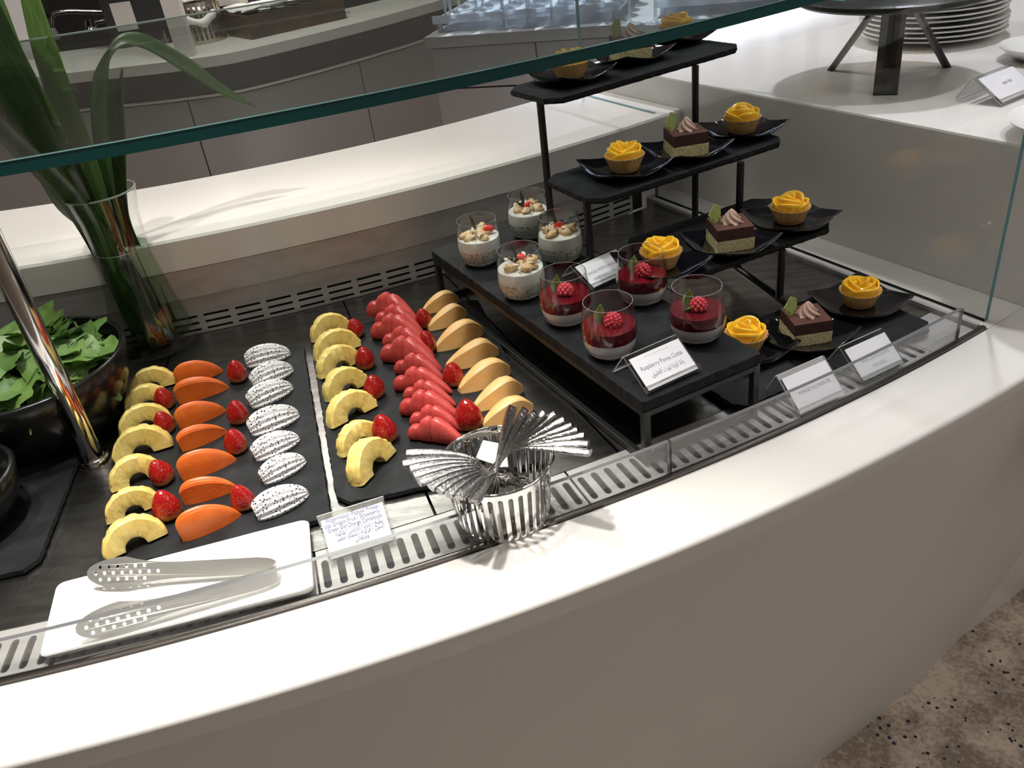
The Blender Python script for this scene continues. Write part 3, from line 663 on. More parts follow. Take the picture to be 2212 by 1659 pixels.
# ================================================================= SALAD BOWLS
def bowl(name, c, R, h, label, n=48, rb=.62):
    t = empty(name, c, label, 'bowl')
    prof = [(0, 0), (R * rb, 0), (R * (rb + .16), .012), (R * .93, h * .55), (R, h - .003), (R - .002, h), (R - .007, h), (R - .009, h - .004), (R * .86, h * .5), (R * rb, .016), (0, .012)]
    MB().lathe(prof, n).obj('bowl_shell', M_BOWL, t, smooth=60); return t
bw = bowl('salad_bowl', Vector((-.668, 1.042, .0005)), .141, .108, 'large black bowl of green rocket leaves behind the chrome pole')
sb = bowl('small_bowl', Vector((-.683, .822, .0085)), .085, .068, 'small black bowl on the slate board at the far left')
def rocket(seed):
    rnd = random.Random(seed); L = rnd.uniform(.085, .115); n = 16; W = rnd.uniform(.026, .034); mb = MB(); vs = []; fs = []; curl = rnd.uniform(-14, 10); cup = rnd.uniform(.15, .5); ph = rnd.uniform(0, 6)
    for i in range(n + 1):
        t = i / n; wd = .0016 if t < .22 else W * (math.sin((t - .22) / .78 * PI * .93 + .12) ** .8) * (1 + .30 * math.sin(t * 19 + ph)) 
        wd = max(wd, .0012); x = L * (t - .5); z = .5 * curl * (x * x) * .5 + .002 * math.sin(9 * t + ph)
        for k in range(5):
            y = (k - 2) / 2 * wd; vs.append(Vector((x, y, z + cup * abs(y) + .0012 * math.sin(30 * t + k * 2 + ph))))
    for i in range(n):
        for k in range(4): fs.append((i * 5 + k, i * 5 + k + 1, (i + 1) * 5 + k + 1, (i + 1) * 5 + k))
    return mb.add(vs, fs)
lp = []
for k in range(8):
    t = empty('rocket_leaf', (0, 0, 0), 'green rocket leaf heaped in the large black salad bowl', 'salad leaf', 'rocket leaves in the salad bowl')
    rocket(k).obj('leaf_blade', M_LEAF if k % 3 else M_LEAF2, t, smooth=80)
    n_ = 6; MB().tube([(-.04 + .07 * q / n_, 0, .0006 + .001 * math.sin(q)) for q in range(n_ + 1)], [.0012 * (1 - .6 * q / n_) for q in range(n_ + 1)], 6).obj('stalk', M_MINT, t)
    lp.append(t)
for i in range(76):
    o = lp[i] if i < 8 else dup(lp[i % 8]); r = .105 * math.sqrt(random.random()); a = random.uniform(0, 2 * PI); lay = i / 76
    z = .062 + .055 * lay * (1 - (r / .13) ** 2 * .5) + .012
    o.location = bw.location + Vector((r * math.cos(a), r * math.sin(a), z)); o.rotation_euler = (random.uniform(-.7, .7), random.uniform(-.55, .55), random.uniform(0, 6.28))
for i in range(16):
    if i == 0:
        pk = empty('sliced_cucumber', (0, 0, 0), 'pale green vegetable strip in the small black bowl at far left', 'vegetable', 'green strips in the small bowl')
        MB().tube([(-.02, 0, 0), (-.008, .003, .002), (.008, .003, .002), (.02, 0, 0)], .0042, 8, flat=.5).obj('flesh', mat('pale_green_veg', (.35, .45, .22), .3, sss=.2), pk)
        o = pk
    else: o = dup(pk)
    r = .055 * math.sqrt(random.random()); a = random.uniform(0, 6.28); o.location = sb.location + Vector((r * math.cos(a), r * math.sin(a), .030 + .012 * random.random())); o.rotation_euler = (random.uniform(-.3, .3), random.uniform(-.3, .3), random.uniform(0, 6.28))
# ================================================================= VASE
vb = at(342, 742, .0); vs_ = empty('glass_vase', vb + Vector((0, 0, .0005)), 'tall waisted clear glass vase of long green leaves and water', 'vase')
VH = .262
outp = [(0, 0), (.060, 0), (.0665, .004), (.067, .012), (.060, .05), (.0505, .10), (.0425, .155), (.0408, .185), (.044, .225), (.0520, VH)]
inp = [(.0502, VH), (.0422, .225), (.039, .185), (.0405, .155), (.0485, .10), (.058, .05), (.063, .020), (0, .016)]
MB().lathe(outp + inp, 44).obj('vase_body', M_GLASS, vs_, smooth=60)
MB().lathe([(.0500, VH - .001), (.0500, VH + .0012), (.0522, VH + .0012), (.0522, VH - .001), (.0500, VH - .001)], 44).obj('rim', M_PALEE, vs_)
def inr(z): 
    for (r0, z0), (r1, z1) in zip(inp[::-1], inp[::-1][1:]):
        if z0 <= z <= z1: return lerp(r0, r1, (z - z0) / (z1 - z0))
    return .05
WZ = .172
MB().lathe([(0, .018)] + [(inr(z) - .0008, z) for z in (.022, .05, .09, .13, WZ)] + [(0, WZ)], 40).obj('water', M_WATER, vs_, smooth=50)
MB().lathe([(inr(WZ) - .0012, WZ - .0004), (inr(WZ) - .0012, WZ + .0006), (inr(WZ) - .0002, WZ + .0006), (inr(WZ) - .0002, WZ - .0004), (inr(WZ) - .0012, WZ - .0004)], 40).obj('water_line', M_PALEE, vs_)
def blade(pts, widths, nrm, mat_, parent, name='leaf', fold=.25, n=7):
    """strap leaf with a folded midrib along a smooth path"""
    path = cat_rom(pts, n); m = len(path); mb = MB(); vs = []; fs = []; nv = Vector(nrm).normalized(); prev = nv
    for i, p in enumerate(path):
        t = i / (m - 1) * (len(widths) - 1); k = min(int(t), len(widths) - 2); wd = lerp(widths[k], widths[k + 1], t - k); tg = (path[min(i + 1, m - 1)] - path[max(i - 1, 0)]).normalized()
        nn = (prev - tg * prev.dot(tg)).normalized(); prev = nn; s_ = tg.cross(nn)
        vs += [p - s_ * wd + nn * wd * fold, p - s_ * wd * .5 + nn * wd * fold * .4, p, p + s_ * wd * .5 + nn * wd * fold * .4, p + s_ * wd + nn * wd * fold]
    for i in range(m - 1):
        for k in range(4): fs.append((i * 5 + k, i * 5 + k + 1, i * 5 + k + 6, i * 5 + k + 5))
    o = mb.add(vs, fs).obj(name, mat_, smooth=80, solid=.0007); o.parent = parent; return o
# arrangement: leaves are things of their own held in the vase
def in_view(px, py, d):      # point on the view ray whose horizontal distance from the camera is d
    r = ray(px, py); return CAMP + r * (d / math.hypot(r.x, r.y))
DV = math.hypot(vb.x, vb.y)
def leaf_thing(label, pts, widths, nrm, m, fold=.25):
    t = empty('long_leaf', pts[0], label, 'leaf', 'leaves standing in the vase'); o = blade([Vector(p) - t.location for p in pts], widths, nrm, m, t, 'leaf_blade', fold); return t
V0 = vs_.location
def vp(x, y, z): return V0 + Vector((x, y, z))
vn = (-.35, -.93, .15)
leaf_thing('broad dark strap leaf leaning left out of the vase to the picture edge', [vp(.020, .0, .022), vp(.006, -.006, .10), vp(-.012, -.004, .185), vp(-.030, 0, .262), in_view(120, 330, DV - .02), in_view(40, 180, DV - .06), in_view(-25, 40, DV - .08), in_view(-75, -90, DV - .09)], [.018, .022, .026, .034, .042, .042, .034, .02], vn, M_STRAP, .2)
leaf_thing('pale green strap leaf rising straight to the top picture edge', [vp(.012, .012, .022), vp(-.004, .010, .12), vp(-.014, .010, .2), in_view(205, 400, DV + .01), in_view(160, 270, DV + .02), in_view(105, 110, DV + .03), in_view(66, -20, DV + .04)], [.014, .017, .019, .024, .026, .022, .015], vn, M_STRAP2, .3)
leaf_thing('wide dark leaf bundle edge, leaning far left over the salad bowl', [vp(-.010, -.02, .03), vp(-.014, -.018, .13), vp(-.02, -.012, .2), in_view(160, 420, DV - .03), in_view(85, 340, DV - .06), in_view(10, 270, DV - .10), in_view(-50, 205, DV - .14)], [.016, .020, .024, .028, .028, .024, .016], vn, M_STRAP, .35)
leaf_thing('mid green leaf at far left, its tip out of frame', [vp(-.022, .0, .03), vp(-.018, .0, .12), vp(-.026, .004, .2), in_view(150, 430, DV), in_view(60, 250, DV + .01), in_view(10, 110, DV + .02), in_view(-20, 20, DV + .02), in_view(-60, -110, DV + .02)], [.014, .018, .022, .030, .034, .038, .034, .02], vn, M_STRAP2, .15)
leaf_thing('narrow upright leaf with a sharp tip seen through the glass shelf', [vp(.026, .004, .022), vp(.012, .012, .12), vp(.008, .012, .2), in_view(240, 420, DV), in_view(222, 260, DV + .01), in_view(224, 170, DV + .01), in_view(238, 103, DV + .01)], [.013, .014, .014, .015, .016, .014, .0006], (-.45, -.85, .1), M_STRAP, .4)
leaf_thing('thinnest dark leaf ending in a fine point right of the upright leaf', [vp(.032, .012, .03), vp(.022, .016, .12), vp(.016, .014, .2), in_view(262, 420, DV + .01), in_view(258, 300, DV + .01), in_view(255, 230, DV + .01), in_view(262, 190, DV + .01), in_view(264, 146, DV + .01)], [.013, .013, .013, .015, .016, .015, .005, .0005], (-.3, -.9, .1), M_STRAP, .45)
leaf_thing('long dark leaf arching right with its tip over the grey doors', [vp(-.004, .02, .03), vp(-.006, .022, .12), vp(-.004, .02, .2), in_view(225, 400, DV + .02), in_view(212, 230, DV + .03), in_view(240, 110, DV + .04), in_view(300, 88, DV + .05), in_view(400, 142, DV + .06), in_view(480, 195, DV + .06), in_view(556, 232, DV + .06)], [.005, .005, .004, .004, .004, .005, .013, .015, .010, .0005], (-.1, -.6, .8), M_STRAP, .2)
leaf_thing('folded leaf curled inside the vase with brown cut end', [vp(.030, -.030, .026), vp(.012, -.034, .085), vp(-.006, -.026, .15), vp(-.016, -.02, .21), vp(-.02, -.01, .255)], [.020, .020, .018, .016, .012], vn, M_STRAP, .3)
for k, (a, b) in enumerate((((.02, -.02, .02), (-.01, .0, .24)), ((.0, -.03, .02), (.006, -.002, .24)), ((-.02, .01, .02), (.012, .01, .245)))):
    o = MB().tube([vp(*a), vp((a[0] + b[0]) / 2 + .004, (a[1] + b[1]) / 2, .13), vp(*b)], .0028, 8).obj('cut_stem', M_STEM); tag(o, 'thin brown stem standing in the vase water', 'stem', 'brown stems in the vase')
#PART3
# ================================================================= LOW RISER
RZ = .09
r0 = at(929, 541, RZ); r1 = at(1390, 872, RZ); r2 = at(1648, 764, RZ); r3 = r0 + (r2 - r1)
ri = empty('display_riser', (r1 + r3) / 2 - Vector((0, 0, RZ - .0005)), 'long low black riser table carrying the dessert glasses', 'riser')
RO = ri.location.copy(); RU = (r2 - r1).normalized(); RV = (r0 - r1).normalized(); RW = (r2 - r1).length; RL = (r0 - r1).length
def rp(a, b, z): return r1 + RU * a + RV * b + Vector((0, 0, z - RZ)) - RO
bp_ = clipped([(p.x - RO.x, p.y - RO.y) for p in (r1, r2, r3, r0)], .004); o1 = chip(bp_, .007, .0008, 31)
mb = MB(); o2 = [(x * .994, y * .997) for x, y in o1]; n = len(o1)
rings = [[Vector((x, y, RZ - .013)) for x, y in o2], [Vector((x, y, RZ - .006)) for x, y in o1], [Vector((x, y, RZ)) for x, y in o2]]
vs = [p for r in rings for p in r]; mb.add(vs, [(i + r * n, (i + 1) % n + r * n, (i + 1) % n + (r + 1) * n, i + (r + 1) * n) for r in (0, 1) for i in range(n)], 1)
mb.prism(o2, RZ - .0006, RZ, 0); o = mb.obj('board', [M_SLATE, M_SLATEE], smooth=0); o.parent = ri
def bar(p, q, wd, parent, name, m=M_BLACKM):
    d = (q - p).normalized(); a = Vector((0, 0, 1)) if abs(d.z) < .9 else RU; a = (a - d * a.dot(d)).normalized(); b = d.cross(a); h = wd / 2
    rings = [[c + a * (h * i) + b * (h * j) for i, j in ((1, 1), (1, -1), (-1, -1), (-1, 1))] for c in (p, q)]
    o = MB().loft(rings).obj(name, m, smooth=0, bevel=.0008); o.parent = parent; return o
e = .006
for (a, b) in ((e, e), (RW - e, e), (RW - e, RL - e), (e, RL - e)): bar(rp(a, b, .0005), rp(a, b, RZ - .014), .009, ri, 'leg')
for z in (RZ - .0185, .0055):
    for (p, q) in (((e, e), (RW - e, e)), ((e, RL - e), (RW - e, RL - e)), ((e, e), (e, RL - e)), ((RW - e, e), (RW - e, RL - e))):
        bar(rp(*p, z), rp(*q, z), .008, ri, 'rail')
# ================================================================= DESSERT GLASSES
TH_ = .0705
to = [(0, .0005), (.0205, .0005), (.0235, .002), (.0300, .009), (.0338, .018), (.0350, .027), (.0345, .036), (.0325, .052), (.0300, TH_)]
def tin(z):
    pts = to[3:]
    if z < .009: return .028
    for (a, za), (b, zb) in zip(pts, pts[1:]):
        if za <= z <= zb: return lerp(a, b, (z - za) / (zb - za)) - .0011
    return .029
def tumbler(t):
    inn = [(.0290, TH_), (tin(.052), .052), (tin(.036), .036), (tin(.027), .027), (tin(.018), .018), (tin(.010), .010), (.020, .0055), (0, .005)]
    MB().lathe(to + inn, 36).obj('tumbler', M_TUMB, t, smooth=60)
    MB().lathe([(.0292, TH_ - .0002), (.0292, TH_ + .0003), (.0299, TH_ + .0003), (.0299, TH_ - .0002), (.0292, TH_ - .0002)], 36).obj('rim', mat('glass_rim_glint', (.25, .23, .23), .08), t)
def fill(t, nm, m, z0, z1, bulge=.0, seed=0):
    pr = [(0, z0)] + [(tin(lerp(z0, z1, k / 6)) - .0006, lerp(z0, z1, k / 6)) for k in range(7)] + [(tin(z1) * .7, z1 + bulge * .6), (0, z1 + bulge)]
    return MB().lathe(pr, 32).obj(nm, m, t, smooth=60)
def leaflet(L, W, cup=.3):
    mb = MB(); vs = []; fs = []; n = 9
    for i in range(n + 1):
        t_ = i / n; wd = max(.0003, W * math.sin(PI * (t_ ** .8)) ); z = L * t_; 
        for k in (-1, -.5, 0, .5, 1): vs.append(Vector((k * wd, -.10 * L * t_ * t_ + cup * abs(k) * wd, z)))
    for i in range(n):
        for k in range(4): fs.append((i * 5 + k, i * 5 + k + 1, i * 5 + k + 6, i * 5 + k + 5))
    return mb.add(vs, fs)
def blob(r, seed, sq=(1, 1, 1), n=10):
    rnd = random.Random(seed); mb = MB(); rings = []
    for i in range(1, 7):
        th = PI * i / 7; rings.append([Vector((r * sq[0] * math.sin(th) * math.cos(2 * PI * k / n), r * sq[1] * math.sin(th) * math.sin(2 * PI * k / n), r * sq[2] * math.cos(th))) * rnd.uniform(.82, 1.15) for k in range(n)])
    return mb.loft(rings)
RZT = RZ + .0006
def sago(loc, seed, label):
    rnd = random.Random(seed); t = empty('sago_dessert', loc, label, 'dessert', 'white sago desserts in tumblers', rz=rnd.uniform(-.2, .2)); tumbler(t)
    fill(t, 'sago_layer', M_SAGO, .006, .0275); fill(t, 'milk_layer', M_COCO, .0276, .0435, .001)
    for k in range(8):
        a = rnd.uniform(0, 6.28); r = .0205 * math.sqrt(rnd.random()); b = blob(.0095, seed * 10 + k, (1.1, .85, .5)).obj('pineapple_chunk', M_CHUNK, t, smooth=60); b.location = (r * math.cos(a), r * math.sin(a), .0450 + rnd.uniform(0, .004)); b.rotation_euler = (rnd.uniform(-.5, .5), rnd.uniform(-.5, .5), a)
    for k in range(22):
        a = rnd.uniform(0, 6.28); r = .023 * math.sqrt(rnd.random()); q = rnd.uniform(.003, .0055)
        f_ = MB().box(-q, q, -q * .5, q * .5, -.0003, .0003).obj('coconut_flake', M_FLAKE, t, smooth=0); f_.location = (r * math.cos(a), r * math.sin(a), .0495 + rnd.uniform(-.002, .004)); f_.rotation_euler = (rnd.uniform(-1, 1), rnd.uniform(-1, 1), rnd.uniform(0, 6))
    s_ = blob(.0078, seed + 77, (1.2, .7, .8)).obj('strawberry_piece', M_CUTB, t, smooth=60); sx = [(.001, .012), (.017, .004), (.002, -.002), (.0, .006)][seed % 4]; s_.location = (*sx, .0520); s_.rotation_euler = (.4, .3, .5)
    for k, (rx_, ry_, L) in enumerate(((.10, -.10, .033), (.15, -.75, .022))):
        if k == 1 and seed % 2: continue
        l_ = leaflet(L, .0026, .5).obj('pandan_leaf', M_PANDAN, t, smooth=80, solid=.0003); l_.location = (-.004, .006, .046); l_.rotation_euler = (rx_, ry_, rnd.uniform(-.3, .3))
for (px, py), sd, lab in (((1041, 566), 1, 'white sago dessert at the left back corner of the riser, coconut flakes standing up'), ((1146, 508), 2, 'farthest white sago dessert, in front of the stand leg, red strawberry at right'), ((1214, 560), 3, 'white sago dessert just behind the sago sign, strawberry in the middle'), ((1131, 637), 4, 'white sago dessert nearest the front of the four, tall pandan leaf')):
    sago(at(px, py, RZT), sd, lab)
def raspberry():
    mb = MB(); rings = 6
    for i in range(rings):
        th = .18 + i / (rings - 1) * 1.75; n = max(1, round(9 * math.sin(th) + .5))
        for k in range(n):
            a = 2 * PI * (k + .5 * (i % 2)) / n; R = .0088; c = Vector((R * math.sin(th) * math.cos(a), R * math.sin(th) * math.sin(a), R * math.cos(th) * 1.1)); r = .0031; vs = []; fs = []
            for p in range(5):
                for q in range(7): vs.append(c + Vector((math.sin(PI * p / 4) * math.cos(2 * PI * q / 7), math.sin(PI * p / 4) * math.sin(2 * PI * q / 7), math.cos(PI * p / 4))) * r)
            for p in range(4):
                for q in range(7): fs.append((p * 7 + q, p * 7 + (q + 1) % 7, (p + 1) * 7 + (q + 1) % 7, (p + 1) * 7 + q))
            mb.add(vs, fs)
    mb.lathe([(0, -.004), (.0085, -.003), (.0090, .003), (.005, .008), (0, .009)], 12); return mb
def panna(loc, seed, label):
    rnd = random.Random(seed); t = empty('panna_cotta', loc, label, 'dessert', 'raspberry panna cottas in tumblers'); tumbler(t)
    fill(t, 'panna_layer', M_PANNA, .006, .0245); fill(t, 'raspberry_layer', M_RASPJ, .0246, .0400)
    r_ = raspberry().obj('raspberry', M_RASP, t, smooth=80); r_.location = (.002 + rnd.uniform(-.002, .003), -.003, .0440); r_.rotation_euler = (rnd.uniform(-.3, .2), rnd.uniform(.1, .7), rnd.uniform(0, 6))
    l_ = leaflet(.028, .0072, .3).obj('mint_leaf', M_MINT, t, smooth=80, solid=.0004); l_.location = (-.011, .004, .0375); l_.rotation_euler = (-.1, .12, rnd.uniform(-.3, .4))
    if seed == 4:
        l2 = leaflet(.017, .006, .3).obj('mint_leaf', M_MINT, t, smooth=80, solid=.0004); l2.location = (-.013, .002, .0385); l2.rotation_euler = (.9, -.2, .6)
for (px, py), sd, lab in (((1225, 692), 1, 'raspberry panna cotta leftmost of the four, left of the sago sign'), ((1319, 761), 2, 'raspberry panna cotta directly behind its own name sign'), ((1388, 648), 3, 'raspberry panna cotta farthest back, overlapping a mango tart'), ((1505, 728), 4, 'raspberry panna cotta rightmost, nearest the right edge of the riser')):
    panna(at(px, py, RZT), sd, lab)
# ================================================================= TIERED STAND
TA = .398; TU = Vector((math.cos(TA), math.sin(TA), 0)); TV = Vector((-math.sin(TA), math.cos(TA), 0))
ZT = [.0125, .115, .210, .323]; TDEP = [.165, .165, .140, .125]
FRp = [at(2025, 703, ZT[0]), at(1814, 485, ZT[1]), at(1706, 300, ZT[2]), at(1612, 97, ZT[3])]
TW = [.340, .272, .336, .336]
f2 = at(1280, 437, ZT[2]); f1 = at(1190, 218, ZT[3])
TW[2] = (FRp[2] - f2).length; TW[3] = (FRp[3] - f1).length
dirs = [TU, TU, (FRp[2] - f2).normalized(), (FRp[3] - f1).normalized()]
st = empty('tiered_stand', FRp[1] - TU * .17 - Vector((0, 0, ZT[1])), 'black four-tier metal stand with slate shelves for tarts and mousse', 'display stand')
SO = st.location.copy(); TIER = []
for k in range(4):
    u = dirs[k]; v = Vector((-u.y, u.x, 0)); fr = FRp[k]; fl_ = fr - u * TW[k]
    TIER.append((fl_, u, v))
    if k == 0:
        o = slate('slate_shelf', [fl_, fr, fr + v * TDEP[k], fl_ + v * TDEP[k]], ZT[k] - .0085, .0085, None, 40 + k, .014)
        tag(o, 'slate board on the well floor below the tiered stand, carrying the lowest desserts', 'serving board'); o.name = 'slate_board'
    else:
        o = slate('slate_shelf', [fl_, fr, fr + v * TDEP[k], fl_ + v * TDEP[k]], ZT[k] - .0085, .0085, None, 40 + k, .020); o.location -= SO; o.parent = st
def rod(pts, r, nm): 
    o = MB().tube([p - SO for p in pts], r, 12).obj(nm, M_BLACKM, smooth=50); o.parent = st; return o
def sidepost(px, py, z): return at(px, py, z)
posts = [(at(1502, 142, ZT[3] - .009), ZT[3] - .009), (at(1166, 214, ZT[3] - .009), ZT[3] - .009), (at(1600, 350, ZT[2] - .009), ZT[2] - .009), (at(1267, 432, ZT[2] - .009), ZT[2] - .009)]
BZ = .030
for p, z in posts: rod([Vector((p.x, p.y, BZ)), Vector((p.x, p.y, z))], .0056, 'post')
for i in (0, 1):                                   # base rods joining the posts of one side, ends bent down as feet
    a = Vector((posts[i][0].x, posts[i][0].y, BZ)); b = Vector((posts[i + 2][0].x, posts[i + 2][0].y, BZ)); d = (b - a).normalized(); e_ = b + d * (.155 if i == 0 else .12); s_ = a - d * .055
    dz = Vector((0, 0, BZ - .0065))
    rod([s_ - d * .018 - dz, s_ - d * .006 - dz * .35, s_, a, b, e_, e_ + d * .010 - dz * .3, e_ + d * .026 - dz], .0056, 'base_rod')
    m_ = b + d * (.118 if i == 0 else .118); rod([Vector((m_.x, m_.y, BZ)), Vector((m_.x, m_.y, ZT[1] - .009))], .0056, 'post')
a = Vector((posts[0][0].x, posts[0][0].y, BZ)); b = Vector((posts[1][0].x, posts[1][0].y, BZ)); rod([a, b], .0045, 'cross_rod')
# ================================================================= BLACK PLATES, TARTS, MOUSSE
PW = .0560
def plate_mesh():
    mb = MB(); n = 14; vs = []; fs = []
    def hz(x, y): 
        q = (abs(x) ** 3.2 + abs(y) ** 3.2); return .0022 + .0120 * (abs(x) * abs(y)) ** 1.3 + .0070 * max(abs(x), abs(y)) ** 4
    def pt(i, j, dz=0, k=1): 
        x, y = -1 + 2 * i / n, -1 + 2 * j / n; c = math.sqrt(1 - .16 * y * y); d = math.sqrt(1 - .16 * x * x); return Vector((x * PW * c * k, y * PW * d * k, hz(x, y) + dz))
    for j in range(n + 1):
        for i in range(n + 1): vs.append(pt(i, j))
    m = len(vs)
    for j in range(n + 1):
        for i in range(n + 1): p = pt(i, j, -.0028, .985); p.z = max(p.z, .0); vs.append(p)
    for j in range(n):
        for i in range(n):
            a = j * (n + 1) + i; fs.append((a, a + 1, a + n + 2, a + n + 1)); fs.append((m + a, m + a + n + 1, m + a + n + 2, m + a + 1))
    e = [i for i in range(n + 1)] + [k * (n + 1) + n for k in range(1, n + 1)] + [n * (n + 1) + i for i in range(n - 1, -1, -1)] + [k * (n + 1) for k in range(n - 1, 0, -1)]
    for i in range(len(e)): a, b = e[i], e[(i + 1) % len(e)]; fs.append((a, m + a, m + b, b))
    return mb.add(vs, fs)
plate0 = None
TNAME = ['slate board on the well floor', 'lowest raised shelf', 'middle shelf', 'top shelf']
PNAME = ['left', 'middle', 'right']
def crust():
    n = 66
    def fl(a, r, z): return 1 + (.030 * math.cos(22 * a)) * min(1, max(0, z / .021))
    mb = MB().lathe([(0, 0), (.0185, 0), (.0200, .001), (.0240, .012), (.0278, .0205), (.0292, .0225), (.0285, .0238), (.0262, .0228), (.0235, .019), (0, .0185)], n, fn=fl); return mb
def petal(R, h, a0, a1, flare, base):
    mb = MB(); vs = []; fs = []; n = 9
    for i in range(n + 1):
        t = i / n; a = lerp(a0, a1, t); hh = h * (math.sin(PI * (.12 + .76 * t)) ** .55)
        for k in range(4):
            q = k / 3; r = R * (1 + flare * q * q) ; vs.append(Vector((r * math.cos(a), r * math.sin(a), base + hh * q)))
    for i in range(n):
        for k in range(3): fs.append((i * 4 + k, i * 4 + 4 + k, i * 4 + 5 + k, i * 4 + 1 + k))
    return mb.add(vs, fs)
tart0 = None
def tart(loc, rz, label):
    global tart0
    if tart0 is None:
        tart0 = empty('mango_tart', loc, label, 'tart', 'mango rose tarts'); crust().obj('crust', M_CRUST, tart0, smooth=60)
        for (R, h, a0, da, fl_) in ((.0235, .017, 0, 2.3, .05), (.0230, .018, 1.6, 2.3, .03), (.0235, .0165, 3.2, 2.3, .06), (.0228, .018, 4.8, 2.2, .04), (.0165, .023, .8, 3.2, .12), (.0160, .024, 3.9, 3.2, .10), (.0085, .026, .3, 3.6, .16), (.0045, .025, 3, 4.6, .2)):
            petal(R, h, a0, a0 + da, fl_, .0165).obj('mango_petal', M_MANGO, tart0, smooth=80, solid=.0022)
        MB().lathe([(0, .0178), (.0230, .0195), (.0225, .026), (.014, .031), (0, .033)], 24).obj('mango_core', M_MANGO, tart0)
        o = tart0
    else: o = dup(tart0)
    o.location = loc; o.rotation_euler = (0, 0, rz); o['label'] = label; return o
mou0 = None
def mousse(loc, rz, label):
    global mou0
    if mou0 is None:
        mou0 = empty('mousse_square', loc, label, 'cake', 'chocolate mousse squares'); h = .0235
        def slab(z0, z1, r, rough, seed):
            rnd = random.Random(seed); N = 9; sq = [(-h + 2 * h * i / N, -h) for i in range(N)] + [(h, -h + 2 * h * i / N) for i in range(N)] + [(h - 2 * h * i / N, h) for i in range(N)] + [(-h, h - 2 * h * i / N) for i in range(N)]
            return MB().loft([[Vector((x * r * (1 + rnd.uniform(-rough, rough)), y * r * (1 + rnd.uniform(-rough, rough)), z)) for x, y in sq] for z in (z0, lerp(z0, z1, .35), lerp(z0, z1, .7), z1)])
        slab(0, .0150, 1.0, .025, 1).obj('sponge_base', M_SPONGE, mou0, smooth=30); slab(.0150, .0290, .985, .006, 2).obj('mousse_layer', M_MOUSSE, mou0, smooth=30); slab(.0290, .0297, .98, .004, 3).obj('cocoa_top', M_COCOA, mou0, smooth=30)
        mb = MB(); rg = []
        for i in range(12):
            t = i / 11; R = .0125 * (1 - t) ** .75 + .0004; z = .0295 + .0165 * t; tw = t * 2.2
            rg.append([Vector((R * (1 + .17 * math.cos(6 * (2 * PI * k / 36 + tw))) * math.cos(2 * PI * k / 36) + .002 * t, R * (1 + .17 * math.cos(6 * (2 * PI * k / 36 + tw))) * math.sin(2 * PI * k / 36), z)) for k in range(36)])
        c = mb.loft(rg).obj('cream_rosette', M_CREAM, mou0, smooth=80); c.location = (.0, -.002, 0)
        c = MB().prism([(-.006, 0), (.005, .001), (.010, .018), (.004, .024), (-.009, .015)], -.0007, .0007, fn=lambda x, y, z: Vector((x, z, y))).obj('chocolate_shard', M_CHOCG, mou0, smooth=0); c.location = (.004, .0145, .030); c.rotation_euler = (-.1, -.30, -1.30)
        o = mou0
    else: o = dup(mou0)
    o.location = loc; o.rotation_euler = (0, 0, rz); o.scale = (1.12, 1.12, 1.12); o['label'] = label; return o
spots = {3: [(1233, 168), (1362, 126), (1462, 86)], 2: [(1350, 368), (1481, 329), (1602, 285)], 1: [(1428, 575), (1576, 528), (1705, 478)], 0: [(1610, 752), (1738, 726), (1855, 657)]}
for k in (3, 2, 1, 0):
    fl_, u, v = TIER[k]; an = math.atan2(u.y, u.x); zt = ZT[k] + .0004
    for j, (px, py) in enumerate(spots[k]):
        p = at(px, py, zt + .0023); rz = an + (-.02, .03, .0)[j]
        # plates sit side by side on the shelf, under their dessert
        rel = p - fl_; 
        q = p.copy(); q.z = zt
        lab = f'{PNAME[j]} square glossy black plate on the {TNAME[k]}'
        if plate0 is None:
            plate0 = empty('black_plate', q, lab, 'plate', 'square black plates'); plate_mesh().obj('plate_body', M_BLACKG, plate0, smooth=60, bevel=.0011); o = plate0; o.rotation_euler = (0, 0, rz)
        else: o = dup(plate0, q, rz, lab)
        o.location.z = zt
        p.z = zt + .0032
        if j == 1: mousse(p, an + 1.2, f'chocolate mousse square with cream rosette on the {TNAME[k]}')
        else: tart(p, random.uniform(0, 6.28), f'{PNAME[j]} mango rose tart on the {TNAME[k]}')
# ================================================================= SIGNS
AR = {'ا': (0xFE8D, 0xFE8E), 'أ': (0xFE83, 0xFE84), 'ب': (0xFE8F,), 'ة': (0xFE93, 0xFE94), 'ت': (0xFE95,), 'خ': (0xFEA5,), 'د': (0xFEA9, 0xFEAA), 'ر': (0xFEAD, 0xFEAE), 'س': (0xFEB1,), 'ش': (0xFEB5,), 'ض': (0xFEBD,), 'ط': (0xFEC1,), 'ع': (0xFEC9,), 'ف': (0xFED1,), 'ق': (0xFED5,), 'ك': (0xFED9,), 'ل': (0xFEDD,), 'م': (0xFEE1,), 'ن': (0xFEE5,), 'ه': (0xFEE9,), 'و': (0xFEED, 0xFEEE), 'ي': (0xFEF1,)}
def arabic(s):
    o = []
    for i, c in enumerate(s):
        if c not in AR: o.append(c); continue
        f = AR[c]; f = f if len(f) > 1 else tuple(f[0] + k for k in range(4))
        pj = i > 0 and s[i - 1] in AR and len(AR[s[i - 1]]) == 1; nj = len(f) == 4 and i + 1 < len(s) and s[i + 1] in AR
        o.append(chr(f[(3 if nj else 1) if pj else (2 if nj else 0)]))
    return ''.join(o[::-1])
